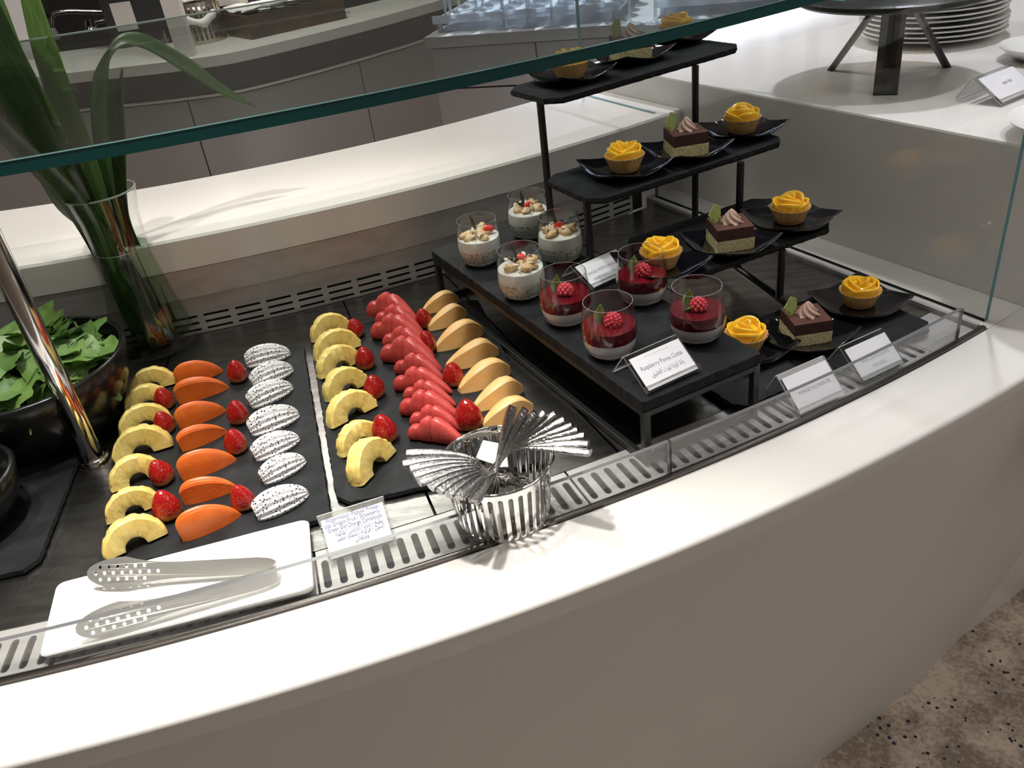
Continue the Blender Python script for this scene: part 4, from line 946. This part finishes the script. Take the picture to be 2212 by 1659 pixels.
def text(s, size, m, parent, mtx, align='CENTER', width=None):
    c = bpy.data.curves.new('lettering', 'FONT'); c.body = s; c.size = size; c.align_x = align; c.align_y = 'CENTER'; c.resolution_u = 3; c.extrude = .00005
    o = bpy.data.objects.new('lettering', c); COL.objects.link(o); bpy.context.view_layer.update()
    me = bpy.data.meshes.new_from_object(o.evaluated_get(bpy.context.evaluated_depsgraph_get())); bpy.data.objects.remove(o); 
    if width and len(me.vertices):
        xs = [v.co.x for v in me.vertices]; k = width / (max(xs) - min(xs)); cx = (max(xs) + min(xs)) / 2
        for v in me.vertices: v.co.x = (v.co.x - cx) * k
    me.materials.clear(); me.materials.append(m); o = bpy.data.objects.new('lettering', me); COL.objects.link(o); o.parent = parent; o.matrix_local = mtx; return o
def sign(BL, BR, TL, z, label, lines, m=M_INK, leg=True, rules=(), tilt=None):
    bl = at(*BL, z); br = at(*BR, z); u = (br - bl); wd = u.length; u.normalize(); v = Vector((-u.y, u.x, 0))
    tl = onplane(*TL, bl, u)
    if tilt: q = v * math.cos(math.radians(tilt)) + Vector((0, 0, math.sin(math.radians(tilt)))); tl = bl + q * (onplane(*TL, bl, u.cross(q)) - bl).dot(q)
    L = (tl - bl).length; up_ = (tl - bl).normalized(); nr = u.cross(up_)
    if nr.z < 0: nr = -nr
    t = empty('menu_sign', bl.copy(), label, 'sign', 'acrylic menu signs'); O = bl
    def f(x, y, d): return u * x + up_ * y + nr * d
    def slab(x0, x1, y0, y1, d0, d1, nm, mts):
        vs = [f(x, y, d) for d in (d0, d1) for x, y in ((x0, y0), (x1, y0), (x1, y1), (x0, y1))]
        mb = MB(); mb.add(vs, [(3, 2, 1, 0), (4, 5, 6, 7)], 0); mb.add(vs, [(0, 1, 5, 4), (1, 2, 6, 5), (2, 3, 7, 6), (3, 0, 4, 7)], 1); o = mb.obj(nm, mts, smooth=0); o.parent = t; return o
    ac = [M_ACR, M_ACRE]
    slab(0, wd, .0015, L, .0012, .0030, 'front_panel', ac); slab(.003, wd - .003, .0035, L - .006, .0042, .0045, 'paper_card', [M_PAPER, M_PAPER]); slab(0, wd, .0015, .009, .0050, .0064, 'front_lip', ac)
    hz = up_.z * L                                     # back leg hangs from the top fold
    b0, b1 = f(0, L, .0010), f(wd, L, .0010); dn_ = Vector((0, 0, -hz + .0022)) + v * .020
    for nm, ww in (('back_leg', .0018),):
        vs = [b0, b1, b1 + dn_, b0 + dn_] + [p + v * ww for p in (b0, b1, b1 + dn_, b0 + dn_)]
        mb = MB(); mb.add(vs, [(3, 2, 1, 0), (4, 5, 6, 7)], 0); mb.add(vs, [(0, 1, 5, 4), (1, 2, 6, 5), (2, 3, 7, 6), (3, 0, 4, 7)], 1); o = mb.obj(nm, ac, smooth=0); o.parent = t
    R3 = Matrix((u, up_, nr)).transposed().to_4x4()
    for (s, x, y, size, wid) in lines:
        M4 = Matrix.Translation(f(x * wd, y * L, .00465)) @ R3; text(s, size * L, m, t, M4, width=wid * wd if wid else None)
    for (x0, x1, y) in rules: slab(x0 * wd, x1 * wd, y * L, y * L + .0003, .00452, .0046, 'printed_rule', [M_INK, M_INK])
    return t, f, wd, L
sign((1398, 856), (1513, 803), (1345, 774), RZT, 'acrylic sign reading Raspberry Panna Cotta at the front of the riser', [('Raspberry Panna Cotta', .5, .57, .15, .76), (arabic('بانا كوتا توت العليق'), .52, .36, .15, .60)], rules=((.28, .72, .80), (.28, .72, .16)))
sign((1281, 631), (1376, 587), (1231, 577), RZT, 'acrylic sign about pineapple and coconut milk among the dessert glasses', [('SAGO WITH PINEAPPLE', .54, .50, .13, .82), ('AND COCONUT MILK', .54, .28, .13, .78)])
sign((1724, 902), (1826, 855), (1675, 814), .0006, 'acrylic sign reading mango flower pie, left of the pair behind the guard', [('MANGO FLOWER PIE', .52, .45, .12, .66)])
sign((1861, 833), (1954, 789), (1811, 752), .0006, 'acrylic sign reading milk chocolate mousse, right of the pair behind the guard', [('MILK CHOCOLATE', .52, .47, .12, .62), ('MOUSSE', .52, .28, .12, .30)])
sign((712, 1219), (858, 1172), (690, 1116), .0006, 'wide fruit menu sign in English and Arabic between platter and cutlery basket', [('Watermelon/ Papaya/ Pineap-', .5, .84, .13, .80), ('ple/ Dragon Fruit / Strawberry /', .5, .735, .13, .84), ('Green and Orange Cantaloupe', .5, .63, .13, .80), (arabic('بطيخ / بابايا / أناناس / فاكهة'), .54, .52, .13, .70), (arabic('التنين / فراولة / شمام أخضر'), .54, .42, .13, .70), (arabic('وبرتقالي'), .54, .315, .13, .20)], M_INKB, tilt=40)
s6, f6, w6, L6 = sign((2162, 231), (2240, 199), (2100, 171), SH + .0006, 'acrylic sign on the raised side counter beside the cake stand', [])
mb = MB(); rnd = random.Random(4)
for wx, nn in ((.42, 6), (.57, 5)):
    for k in range(nn):
        x = (wx + k * .021) * w6; h = L6 * rnd.uniform(.07, .10); vs = [f6(x + a, L6 * .50 + b, d) for d in (.00452, .0047) for a, b in ((0, 0), (.0009, 0), (.0009, h), (0, h))]
        mb.add(vs, [(4, 5, 6, 7), (0, 1, 5, 4), (1, 2, 6, 5), (2, 3, 7, 6), (3, 0, 4, 7)])
o = mb.obj('blurred_print', M_INK, smooth=0); o.parent = s6
# ================================================================= CUTLERY BASKET
cb = at(1089, 1109, 0); bk = empty('cutlery_basket', cb + Vector((0, 0, .0006)), 'round slotted steel basket of cutlery at the front of the well', 'basket')
BR0, BR1, BH = .052, .0595, .076
def wall(x, y, z): a = x / .056; r = lerp(BR0, BR1, y / BH) - z; return Vector((r * math.cos(a), r * math.sin(a), y))
mb = MB(); NS = 34; wdt = 2 * PI * .056 / NS
for k in range(NS):
    x0 = k * wdt; cx = x0 + wdt / 2; h0, h1 = .010, .064; hw = .0026
    hole = [(cx + hw * math.cos(a), h0 + hw * math.sin(a)) for a in (PI, PI * 1.33, PI * 1.67, 0)] + [(cx + hw * math.cos(a), h1 + hw * math.sin(a)) for a in (0, PI * .33, PI * .67, PI)]
    mb.holes([(x0, 0), (x0 + wdt, 0), (x0 + wdt, BH), (x0, BH)], [hole], 0, .0009, wall)
mb.obj('slotted_wall', M_CHROME, bk, smooth=40)
MB().lathe([(0, 0), (BR0, 0), (BR0, .0012), (0, .0012)], 40).obj('base', M_CHROME, bk); 
MB().lathe([(BR1 + .0012 + .0016 * math.cos(a), BH + .0016 * math.sin(a)) for a in [k * PI / 4 for k in range(9)]], 44).obj('rim', M_CHROME, bk, smooth=80)
o = MB().prism([(-.020, -.012), (.022, -.016), (.026, .010), (.002, .020)], 0, .0008, fn=lambda x, y, z: Vector((x, y, z + 3 * x * x + 2.0 * y * y))).obj('paper_napkin', M_NAP, smooth=60); o.location = bk.location + Vector((-.012, .030, .058)); o.rotation_euler = (.6, .2, .3); tag(o, 'white paper napkin corner showing inside the cutlery basket', 'napkin')
def cutlery(tip, neck, head, label, nm, cat, grp, kind, roll):
    t = empty(nm, neck, label, cat, grp); T0 = neck
    d0 = (neck - tip); sag = Vector((0, 0, .006)); p = bez(tip - T0, tip - T0 + d0 * .45 + sag, neck - T0 - (head - neck).normalized() * .02 + sag * .3, Vector((0, 0, 0)), 12)
    wv = [.0060, .0068, .0067, .0063, .0058, .0052, .0046, .0037, .0033, .0030, .0027, .0025, .0024]
    side = (neck - tip).cross(Vector((0, 0, 1))).normalized(); up0 = side.cross((neck - tip).normalized()) ; up0 = (up0 * math.cos(roll) + side * math.sin(roll))
    MB().tube(p, wv, 10, flat=.55, updir=up0).obj('handle', M_CUT, t, smooth=60)
    h = head - T0; ax = h.normalized(); sd = ax.cross(Vector((0, 0, 1))).normalized(); nn = sd.cross(ax)
    if kind == 'spoon':
        mb = MB(); rg = []
        for i in range(11):
            q = i / 10; wq = max(.0008, .0125 * math.sin(PI * min(1, q * .97 + .03)) ** .7); dp = -.004 * math.sin(PI * q)
            rg.append([h * q * 1.0 + sd * (wq * s) + nn * (dp * (1 - s * s) + .001) for s in (-1, -.6, -.2, .2, .6, 1)])
        mb.loft(rg, closed=False, caps=False); mb.obj('bowl', M_CHROME, t, smooth=80, solid=.0012)
    else:
        mb = MB(); rg = []
        for i in range(5):
            q = i / 4 * .5; wq = lerp(.0025, .0095, min(1, i / 2.5)); rg.append([h * q + sd * (wq * s) + nn * (.0006 * e) for s, e in ((-1, -1), (1, -1), (1, 1), (-1, 1))])
        mb.loft(rg); mb.obj('fork_head', M_CHROME, t, smooth=40)
        for s in (-.8, -.27, .27, .8): MB().tube([h * .5 + sd * (.0095 * s), h * .8 + sd * (.0095 * s) + nn * .001, h + sd * (.0085 * s)], [.0013, .0012, .0005], 6).obj('tine', M_CHROME, t)
hub = bk.location + Vector((.002, -.004, .0))
Ltips = [(878, 980), (870, 1003), (885, 1014), (893, 1028), (905, 1042), (930, 1053), (948, 1061), (968, 1069), (990, 1074), (1024, 1085)]
for i, px in enumerate(Ltips):
    tp = at(*px, .104 - .0012 * i); dirv = (hub - tp); dirv.z = 0; dirv.normalize(); nk = hub - dirv * (.020 - .0008 * i) + Vector((0, 0, .080 - .0012 * i)); sdv = Vector((-dirv.y, dirv.x, 0))
    hd = nk + dirv * .052 + Vector((0, 0, -.050 + .0012 * i))
    lab = ('fork with its handle pointing farthest left, topmost of the left fan' if i == 0 else 'fork nearest the guard, its short handle pointing down left' if i == 9 else f'steel fork in the left fan of handles, {ORD[i]+" down" if i < 7 else "second above the lowest" if i == 8 else "third above the lowest"}')
    cutlery(tp, nk, hd, lab, 'fork', 'fork', 'forks fanned out of the cutlery basket', 'fork', .25)
Rtips = [(1108, 878), (1135, 883), (1156, 890), (1177, 890), (1199, 893), (1219, 905), (1236, 918), (1248, 928), (1263, 940), (1272, 958), (1275, 978)]
for i, px in enumerate(Rtips):
    tp = at(*px, .135 - .003 * i); nk = hub + Vector((-.004 + .0012 * i, -.012 + .0016 * i, .070 + .0012 * i)); dirv = (nk - tp).normalized(); hd = nk + Vector((dirv.x * .04, dirv.y * .04, -.045))
    lab = ('spoon with the most upright handle, leftmost of the right fan' if i == 0 else 'spoon with the lowest handle, lying farthest right over the rim' if i == 10 else f'steel spoon in the right fan of handles, {ORD[i]+" from its left" if i < 7 else ["fourth", "third", "second"][i-7]+" above its lowest"}')
    cutlery(tp, nk, hd, lab, 'spoon', 'spoon', 'spoons fanned out of the cutlery basket', 'spoon', .1)
# ================================================================= SIDE COUNTER THINGS
k1, k2, k3 = at(1795, 152, SH), at(1912, 205, SH), at(2045, 145, SH)
DZ = .352; dc = at(1935, -6, DZ)
cs = empty('cake_stand', Vector((dc.x, dc.y, SH + .0005)), 'round dark cake stand on three flat legs on the side counter', 'cake stand'); CO = cs.location.copy()
MB().lathe([(0, DZ - SH), (.150, DZ - SH), (.156, DZ - SH + .004), (.156, DZ - SH + .010), (.152, DZ - SH + .013), (0, DZ - SH + .013)], 56).obj('top_disc', mat('dark_stone_disc', (.016, .015, .0145), .35, bump=(60, .3)), cs)
for kp, ww in ((k1, .007), (k2, .0185), (k3, .008)):
    foot = Vector((kp.x, kp.y, SH + .0006)) - CO; d = foot.copy(); d.z = 0; d.normalize(); side = Vector((-d.y, d.x, 0)); tp = Vector((0, 0, DZ - SH)) + d * .022; 
    wv = side * ww
    rg = [[p + wv + d * .004, p + wv - d * .004, p - wv - d * .004, p - wv + d * .004] for p in (foot, tp)]
    MB().loft(rg).obj('leg', mat('dark_leg', (.006, .0055, .005), .35), cs, smooth=0, bevel=.0008)
pc_ = at(2008, 78, SH); rp_ = (at(1846, 50, SH + .04) - at(2180, 45, SH + .04)).length / 2
p0 = None
def plate_round(R): return MB().lathe([(0, 0), (R * .56, 0), (R * .6, .0015), (R * .985, .0125), (R, .0145), (R * .985, .0155), (R * .95, .0145), (R * .60, .005), (R * .55, .004), (0, .004)], 52)
for i in range(11):
    loc = pc_ + Vector((random.uniform(-.004, .004), random.uniform(-.004, .004), .0005 + i * .0088))
    lab = 'white dinner plate at the bottom of the stack behind the cake stand' if i == 0 else 'white round dinner plate stacked behind the cake stand'
    if p0 is None: p0 = empty('dinner_plate', loc, lab, 'plate', 'stacked white dinner plates'); plate_round(rp_).obj('plate_body', M_CER, p0, smooth=60)
    else: dup(p0, loc, 0, lab)
q = at(2228, 104, SH + .03)
for i, (c, R, lab) in enumerate(((at(2262, 112, SH + .01), .075, 'white plate cut off by the right picture edge, beside the sign'), (at(2350, 282, SH + .006), .095, 'white platter at the right picture edge in front of the sign'))):
    o = MB().lathe([(0, .0), (R * .6, 0), (R * .98, .020), (R, .023), (R * .97, .023), (R * .62, .006), (0, .004)], 44).obj('side_plate', M_CER, smooth=60); o.location = Vector((c.x, c.y, SH + .0006)); tag(o, lab, 'plate')
# ================================================================= BACK BAR
BZ_ = .15
bpx = [(-420, 235), (-200, 203), (121, 161), (375, 132), (560, 101), (900, 15), (1250, -90)]
bpt = [at(x, y, BZ_) for x, y in bpx]; bpath = cat_rom(bpt, 8)
bb = empty('back_bar', Vector((-.9, 3.6, FLOOR)), 'curved back bar with pale top and taupe doors behind the buffet', 'bar counter')
def off(path, d):
    o = []
    for i, p in enumerate(path):
        t = (path[min(i + 1, len(path) - 1)] - path[max(i - 1, 0)]).normalized(); o.append(p + (Vector((-t.y, t.x, 0)) * d if d < .1 else Vector((.08, 1, 0)) * d))
    return o
def ribbon(path, prof, nm, m, parent=bb):
    """prof: list of (depth behind the path, z)"""
    rg = [[Vector((q.x, q.y, z)) for q, z in zip([off(path, d)[i] for d, _ in prof], [z for _, z in prof])] for i in range(len(path))]
    o = MB().loft(rg).obj(nm, m, smooth=30); under(o, parent); return o
ribbon(bpath, [(0, BZ_ - .035), (0, BZ_), (.55, BZ_), (.55, BZ_ - .035)], 'bar_top', M_PALE)
ribbon(bpath, [(.03, BZ_ - .125), (.03, BZ_ - .036), (.5, BZ_ - .036), (.5, BZ_ - .125)], 'fascia', M_CABD)
ribbon(bpath, [(.012, BZ_ - .135), (.012, BZ_ - .128), (.05, BZ_ - .128), (.05, BZ_ - .135)], 'door_top_strip', M_PALE)
ribbon(bpath, [(.06, FLOOR), (.06, BZ_ - .136), (.5, BZ_ - .136), (.5, FLOOR)], 'carcass', M_BLACK)
# doors between seams (seams located where their top ends show)
seams = [-420, -180, 65, 367, 752, 1049, 1250]
def path_at(px):
    best = min(range(len(bpath) - 1), key=lambda i: abs(proj_x(bpath[i]) - px)); return best
def proj_x(p):
    v = p - CAMP; X = v.dot(rx); Z = v.dot(rf); return CX + F * X / Z
idx = [path_at(s) for s in seams]
for i in range(len(idx) - 1):
    if idx[i + 1] - idx[i] < 1: continue
    sub = bpath[idx[i]:idx[i + 1] + 1]; sub = [s.copy() for s in sub]; d0 = (sub[1] - sub[0]).normalized(); d1 = (sub[-2] - sub[-1]).normalized(); sub[0] += d0 * .003; sub[-1] += d1 * .003
    ribbon(sub, [(.014, FLOOR + .1), (.014, BZ_ - .139), (.045, BZ_ - .139), (.045, FLOOR + .1)], 'cupboard_door', M_CAB)
# white post on the bar
wp = at(398, 126, BZ_ + .001); w2 = MB().box(-.030, .030, -.02, .02, 0, 1.1).obj('white_post', mat('white_post_paint', (.62, .58, .55), .5), smooth=0); w2.location = wp + Vector((0, .045, 0)); tag(w2, 'slim white upright post standing on the back bar beside the cutlery', 'post')
# niche wall pieces behind
def wallbox(nm, x0, x1, y0, y1, z0, z1, m, label, cat):
    o = MB().box(x0, x1, y0, y1, z0, z1).obj(nm, m, smooth=0); return tag(o, label, cat)
# pale panel at the far left
pa = at(20, 90, BZ_); wallbox('pale_wall_panel', -2.4, -1.65, 3.64, 3.72, BZ_ + .001, 1.3, mat('pale_panel', (.50, .48, .47), .6), 'pale grey upright panel on the back bar at far left', 'wall panel')
# dark coffee machine behind
mc = empty('coffee_machine', Vector((-.95, 3.62, BZ_ + .001)), 'black machine with chrome fittings standing on the back bar', 'coffee machine')
MB().box(-.42, .30, -.02, .28, .0, .38).obj('machine_body', M_BLACK, mc, smooth=0, bevel=.01)
MB().box(-.40, .28, -.06, -.02, .26, .38).obj('head', mat('machine_grey', (.05, .05, .05), .3), mc, smooth=0, bevel=.008)
MB().box(-.38, -.30, -.022, -.0201, .06, .16).obj('steel_plate', mat('machine_label', (.45, .43, .40), .4), mc, smooth=0)
MB().box(.02, .14, -.022, -.0201, .10, .20).obj('steel_plate', mat('machine_label', (.45, .43, .40), .4), mc, smooth=0)
MB().lathe([(0, 0), (.022, 0), (.022, .012), (.008, .03), (.006, .05), (0, .05)], 18).obj('valve_knob', M_CHROME, mc, loc=(-.20, -.05, .0))
# tap
tb = at(118, 88, BZ_); tp = empty('bar_tap', at(205, 66, BZ_) , 'chrome swivel tap over the sink on the back bar', 'tap'); t0 = tp.location
def rel(px, py, z=None, d=None):
    dd = math.hypot(t0.x, t0.y) + (d or 0); return in_view(px, py, dd) - t0
MB().lathe([(0, .0005), (.026, .0005), (.026, .010), (.014, .018), (.014, .05), (0, .05)], 20).obj('tap_base', M_CHROME, tp)
MB().tube([rel(205, 66), rel(205, 48), rel(238, 42), rel(222, 26), rel(150, 24), rel(122, 27), rel(110, 36), rel(112, 62)], .0115, 12).obj('spout', M_CHROME, tp)
MB().tube([rel(112, 60), rel(115, 70), rel(120, 85)], [.013, .020, .022], 14).obj('nozzle', mat('grey_nozzle', (.13, .13, .13), .4), tp)
MB().tube([rel(108, 34), rel(98, 18), rel(90, -12)], [.016, .022, .022], 14).obj('grip', mat('black_grip', (.012, .012, .012), .5), tp)
MB().tube([rel(190, 66), rel(186, 45)], .009, 10).obj('side_pipe', M_CHROME, tp)
# slotted napkin basket
nb = at(442, 88, BZ_ + .001); nk = empty('napkin_basket', nb, 'round slotted basket of white napkins on the back bar', 'basket'); NR = .088; NH = .14
mb = MB(); NS = 30; wdt = 2 * PI * NR / NS
def wall2(x, y, z): a = x / NR; return Vector(((NR - z) * math.cos(a), (NR - z) * math.sin(a), y))
for row in ((.012, .060), (.080, .128)):
    for k in range(NS):
        x0 = k * wdt; cx = x0 + wdt / 2; hw = .0045; y0, y1 = (0, .07) if row[0] < .05 else (.07, NH)
        mb.holes([(x0, y0), (x0 + wdt, y0), (x0 + wdt, y1), (x0, y1)], [[(cx - hw, row[0]), (cx + hw, row[0]), (cx + hw, row[1]), (cx - hw, row[1])]], 0, .0015, wall2)
mb.obj('slotted_wall', mat('warm_steel', (.55, .48, .40), .25, 1.0), nk, smooth=30)
for k in range(7):
    o = MB().prism([(-.055, -.045), (.05, -.06), (.062, .04), (-.04, .055)], 0, .006, fn=lambda x, y, z: Vector((x, y, z + 2 * x * y))).obj('folded_napkin', M_NAP, smooth=30); o.location = nb + Vector((random.uniform(-.01, .01), random.uniform(-.01, .01), .125 + k * .011)); o.rotation_euler = (random.uniform(-.2, .2), random.uniform(-.2, .2), k * .7); tag(o, 'white folded paper napkin heaped in the basket on the back bar', 'napkin', 'napkins in the back basket')
av = math.atan2(-nb.y, -nb.x); mb = MB(); vs = []
for i in range(13):
    t_ = i / 12; a = av - .75 + 1.5 * t_; zl = .062 + .02 * abs(math.sin(5 * t_)) - .012 * math.sin(PI * t_); zh = .098 + .012 * math.sin(7 * t_ + 1)
    vs += [Vector((math.cos(a) * (NR + .004), math.sin(a) * (NR + .004), zl)), Vector((math.cos(a) * (NR + .010), math.sin(a) * (NR + .010), (zl + zh) / 2)), Vector((math.cos(a) * (NR + .004), math.sin(a) * (NR + .004), zh))]
mb.add(vs, [(i * 3 + k, i * 3 + k + 3, i * 3 + k + 4, i * 3 + k + 1) for i in range(12) for k in (0, 1)])
o = mb.obj('paper_napkin', M_NAP, smooth=80, solid=.001); o.location = nb; tag(o, 'white paper napkin hanging out of the side of the back basket', 'napkin')
# cutlery tray
t1 = at(505, 62, BZ_ + .001); t2 = at(545, 86, BZ_ + .001); t3 = at(745, 40, BZ_ + .001)
ct = empty('cutlery_tray', t2, 'long dark brown box of cutlery under a white cloth on the back bar', 'tray'); ud = (t3 - t2).normalized(); vd = Vector((-ud.y, ud.x, 0)); Lx = (t3 - t2).length * 1.02
M_TRAY = mat('brown_tray', (.045, .030, .018), .35, var=(12, (.10, .055, .02)))
def tr(x, y, z): return ud * x + vd * y + Vector((0, 0, z))
def trbox(x0, x1, y0, y1, z0, z1, nm, m): 
    vs = [tr(x, y, z) for z in (z0, z1) for x, y in ((x0, y0), (x1, y0), (x1, y1), (x0, y1))]; o = MB().add(vs, [(3, 2, 1, 0), (4, 5, 6, 7), (0, 1, 5, 4), (1, 2, 6, 5), (2, 3, 7, 6), (3, 0, 4, 7)]).obj(nm, m, smooth=0); o.parent = ct; return o
trbox(0, Lx, 0, .008, 0, .08, 'tray_side', M_TRAY); trbox(0, Lx, .212, .22, 0, .08, 'tray_side', M_TRAY); trbox(0, .008, .008, .212, 0, .08, 'tray_end', M_TRAY); trbox(Lx - .008, Lx, .008, .212, 0, .08, 'tray_end', M_TRAY); trbox(.008, Lx - .008, .008, .212, 0, .01, 'tray_bottom', M_TRAY)
for k in range(26):
    f = k / 25; nm = 'fork'
    if k == 0:
        fo = empty('table_knife', t2, 'steel knife lying in the long cutlery tray on the back bar', 'knife', 'cutlery in the back tray'); MB().tube([(-.09, 0, 0), (0, 0, .002), (.02, 0, .002), (.09, 0, 0)], [.005, .005, .004, .003], 8, flat=.5).obj('handle_and_blade', M_CUT, fo); o = fo
    else: o = dup(fo)
    o.location = t2 + tr(.12 + f * (Lx - .24) + random.uniform(-.02, .02), .06 + random.uniform(0, .10), .079 + random.uniform(0, .012)); o.rotation_euler = (random.uniform(-.1, .1), random.uniform(-.12, .12), math.atan2(ud.y, ud.x) + random.uniform(-.35, .35))
o = MB().loft([[t2 + tr(.01 + .45 * k / 8, y, .092 + .01 * math.sin(k + y * 30)) for y in (.10, .14, .18, .23)] for k in range(9)], closed=False, caps=False).obj('white_cloth', M_NAP, smooth=80, solid=.004); tag(o, 'white cloth folded over the back edge of the long cutlery tray', 'cloth')
# glass racks and stemware on a low cabinet, top centre
GZ = .2
ga = at(905, 62, GZ); gb = at(1200, 52, GZ); gc = at(1760, -60, GZ)
gs = empty('glass_sideboard', Vector((.5, 4.0, FLOOR)), 'low grey cabinet carrying racks of wine glasses behind the tiered stand', 'cabinet')
gl0 = at(915, 82, GZ); gr0 = at(1700, 28, GZ); gu = (gr0 - gl0).normalized(); gv = Vector((-gu.y, gu.x, 0)); GL = (gr0 - gl0).length
def gpt(a, b, z): return gl0 + gu * a + gv * b + Vector((0, 0, z - GZ))
def gbox(x0, x1, y0, y1, z0, z1, nm, m, parent, bev=0):
    vs = [gpt(x, y, z) for z in (z0, z1) for x, y in ((x0, y0), (x1, y0), (x1, y1), (x0, y1))]
    o = MB().add(vs, [(3, 2, 1, 0), (4, 5, 6, 7), (0, 1, 5, 4), (1, 2, 6, 5), (2, 3, 7, 6), (3, 0, 4, 7)]).obj(nm, m, smooth=0, bevel=bev); under(o, parent); return o
gbox(0, GL, 0, .55, GZ - .03, GZ, 'cabinet_top', M_CAB, gs)
gbox(.01, GL - .01, .03, .55, FLOOR, GZ - .031, 'carcass', M_BLACK, gs)
xs = [.012, .33, .66, 1.0, 1.4, GL - .012]
for i in range(len(xs) - 1): 
    gbox(xs[i] + .003, xs[i + 1] - .003, .008, .028, GZ - .145, GZ - .034, 'drawer_front', M_CAB if i < 2 else M_CABD, gs)
    gbox(xs[i] + .003, xs[i + 1] - .003, .008, .028, FLOOR + .08, GZ - .150, 'cupboard_door', M_CAB if i < 2 else M_CABD, gs)
o = MB().tube([gpt(.68, -.03, FLOOR + .3), gpt(.69, -.035, -.2), gpt(.66, -.03, .02), gpt(.64, -.03, .1)], [.10, .085, .06, .03], 14, flat=.25).obj('plum_cloth', M_PLUM, smooth=80); tag(o, 'plum coloured cloth hanging in front of the grey cabinet behind the stand', 'cloth')
# clear racks on legs with wine glasses below and on them
RKZ = GZ + .024
for i, (x0, x1, y0, y1, lab) in enumerate(((.01, .56, .06, .40, 'left clear plastic glass rack crowded with wine glasses'), (.66, 1.30, .06, .40, 'right clear plastic glass rack crowded with wine glasses'))):
    t = empty('glass_rack', gpt((x0 + x1) / 2, (y0 + y1) / 2, GZ + .0005), lab, 'rack')
    gbox(x0, x1, y0, y1, RKZ, RKZ + .012, 'rack_deck', M_RACK, t); gbox(x0, x1, y0, y0 + .006, RKZ + .012, RKZ + .022, 'rack_edge', M_RACK, t); gbox(x0, x1, y1 - .006, y1, RKZ + .012, RKZ + .022, 'rack_edge', M_RACK, t)
    for (a, b) in ((x0 + .01, y0 + .01), (x1 - .022, y0 + .01), (x0 + .01, y1 - .022), (x1 - .022, y1 - .022)): gbox(a, a + .012, b, b + .012, GZ + .0006, RKZ, 'rack_leg', M_RACK, t)
wg = None
def wine(loc):
    global wg
    lab = 'clear stemmed wine glass among the racks behind the tiered stand'
    if wg is None:
        wg = empty('wine_glass', loc, lab, 'glass', 'wine glasses behind the tiered stand')
        MB().lathe([(0, .001), (.030, .0005), (.031, .002), (.010, .005), (.0045, .012), (.0038, .07), (.006, .082), (.022, .098), (.032, .122), (.033, .145), (.028, .175), (.027, .175), (.0318, .145), (.031, .122), (.021, .100), (0, .088)], 20).obj('glass_body', M_WINE, wg, smooth=60); return
    dup(wg, loc, random.uniform(0, 6))
for px in (968, 1091, 1142, 1194, 1361, 1416): 
    p = at(px, {968: 66, 1091: 60, 1142: 57, 1194: 55, 1361: 53, 1416: 51}[px], GZ); wine(p + Vector((0, 0, .0006)))
for i, (x0, x1) in enumerate(((.05, .54), (.70, 1.28))):
    nx = round((x1 - x0) / .082)
    for a in range(nx + 1):
        for b in range(4): wine(gpt(x0 + a * (x1 - x0) / nx + random.uniform(-.006, .006), .105 + b * .078, RKZ + .0125))
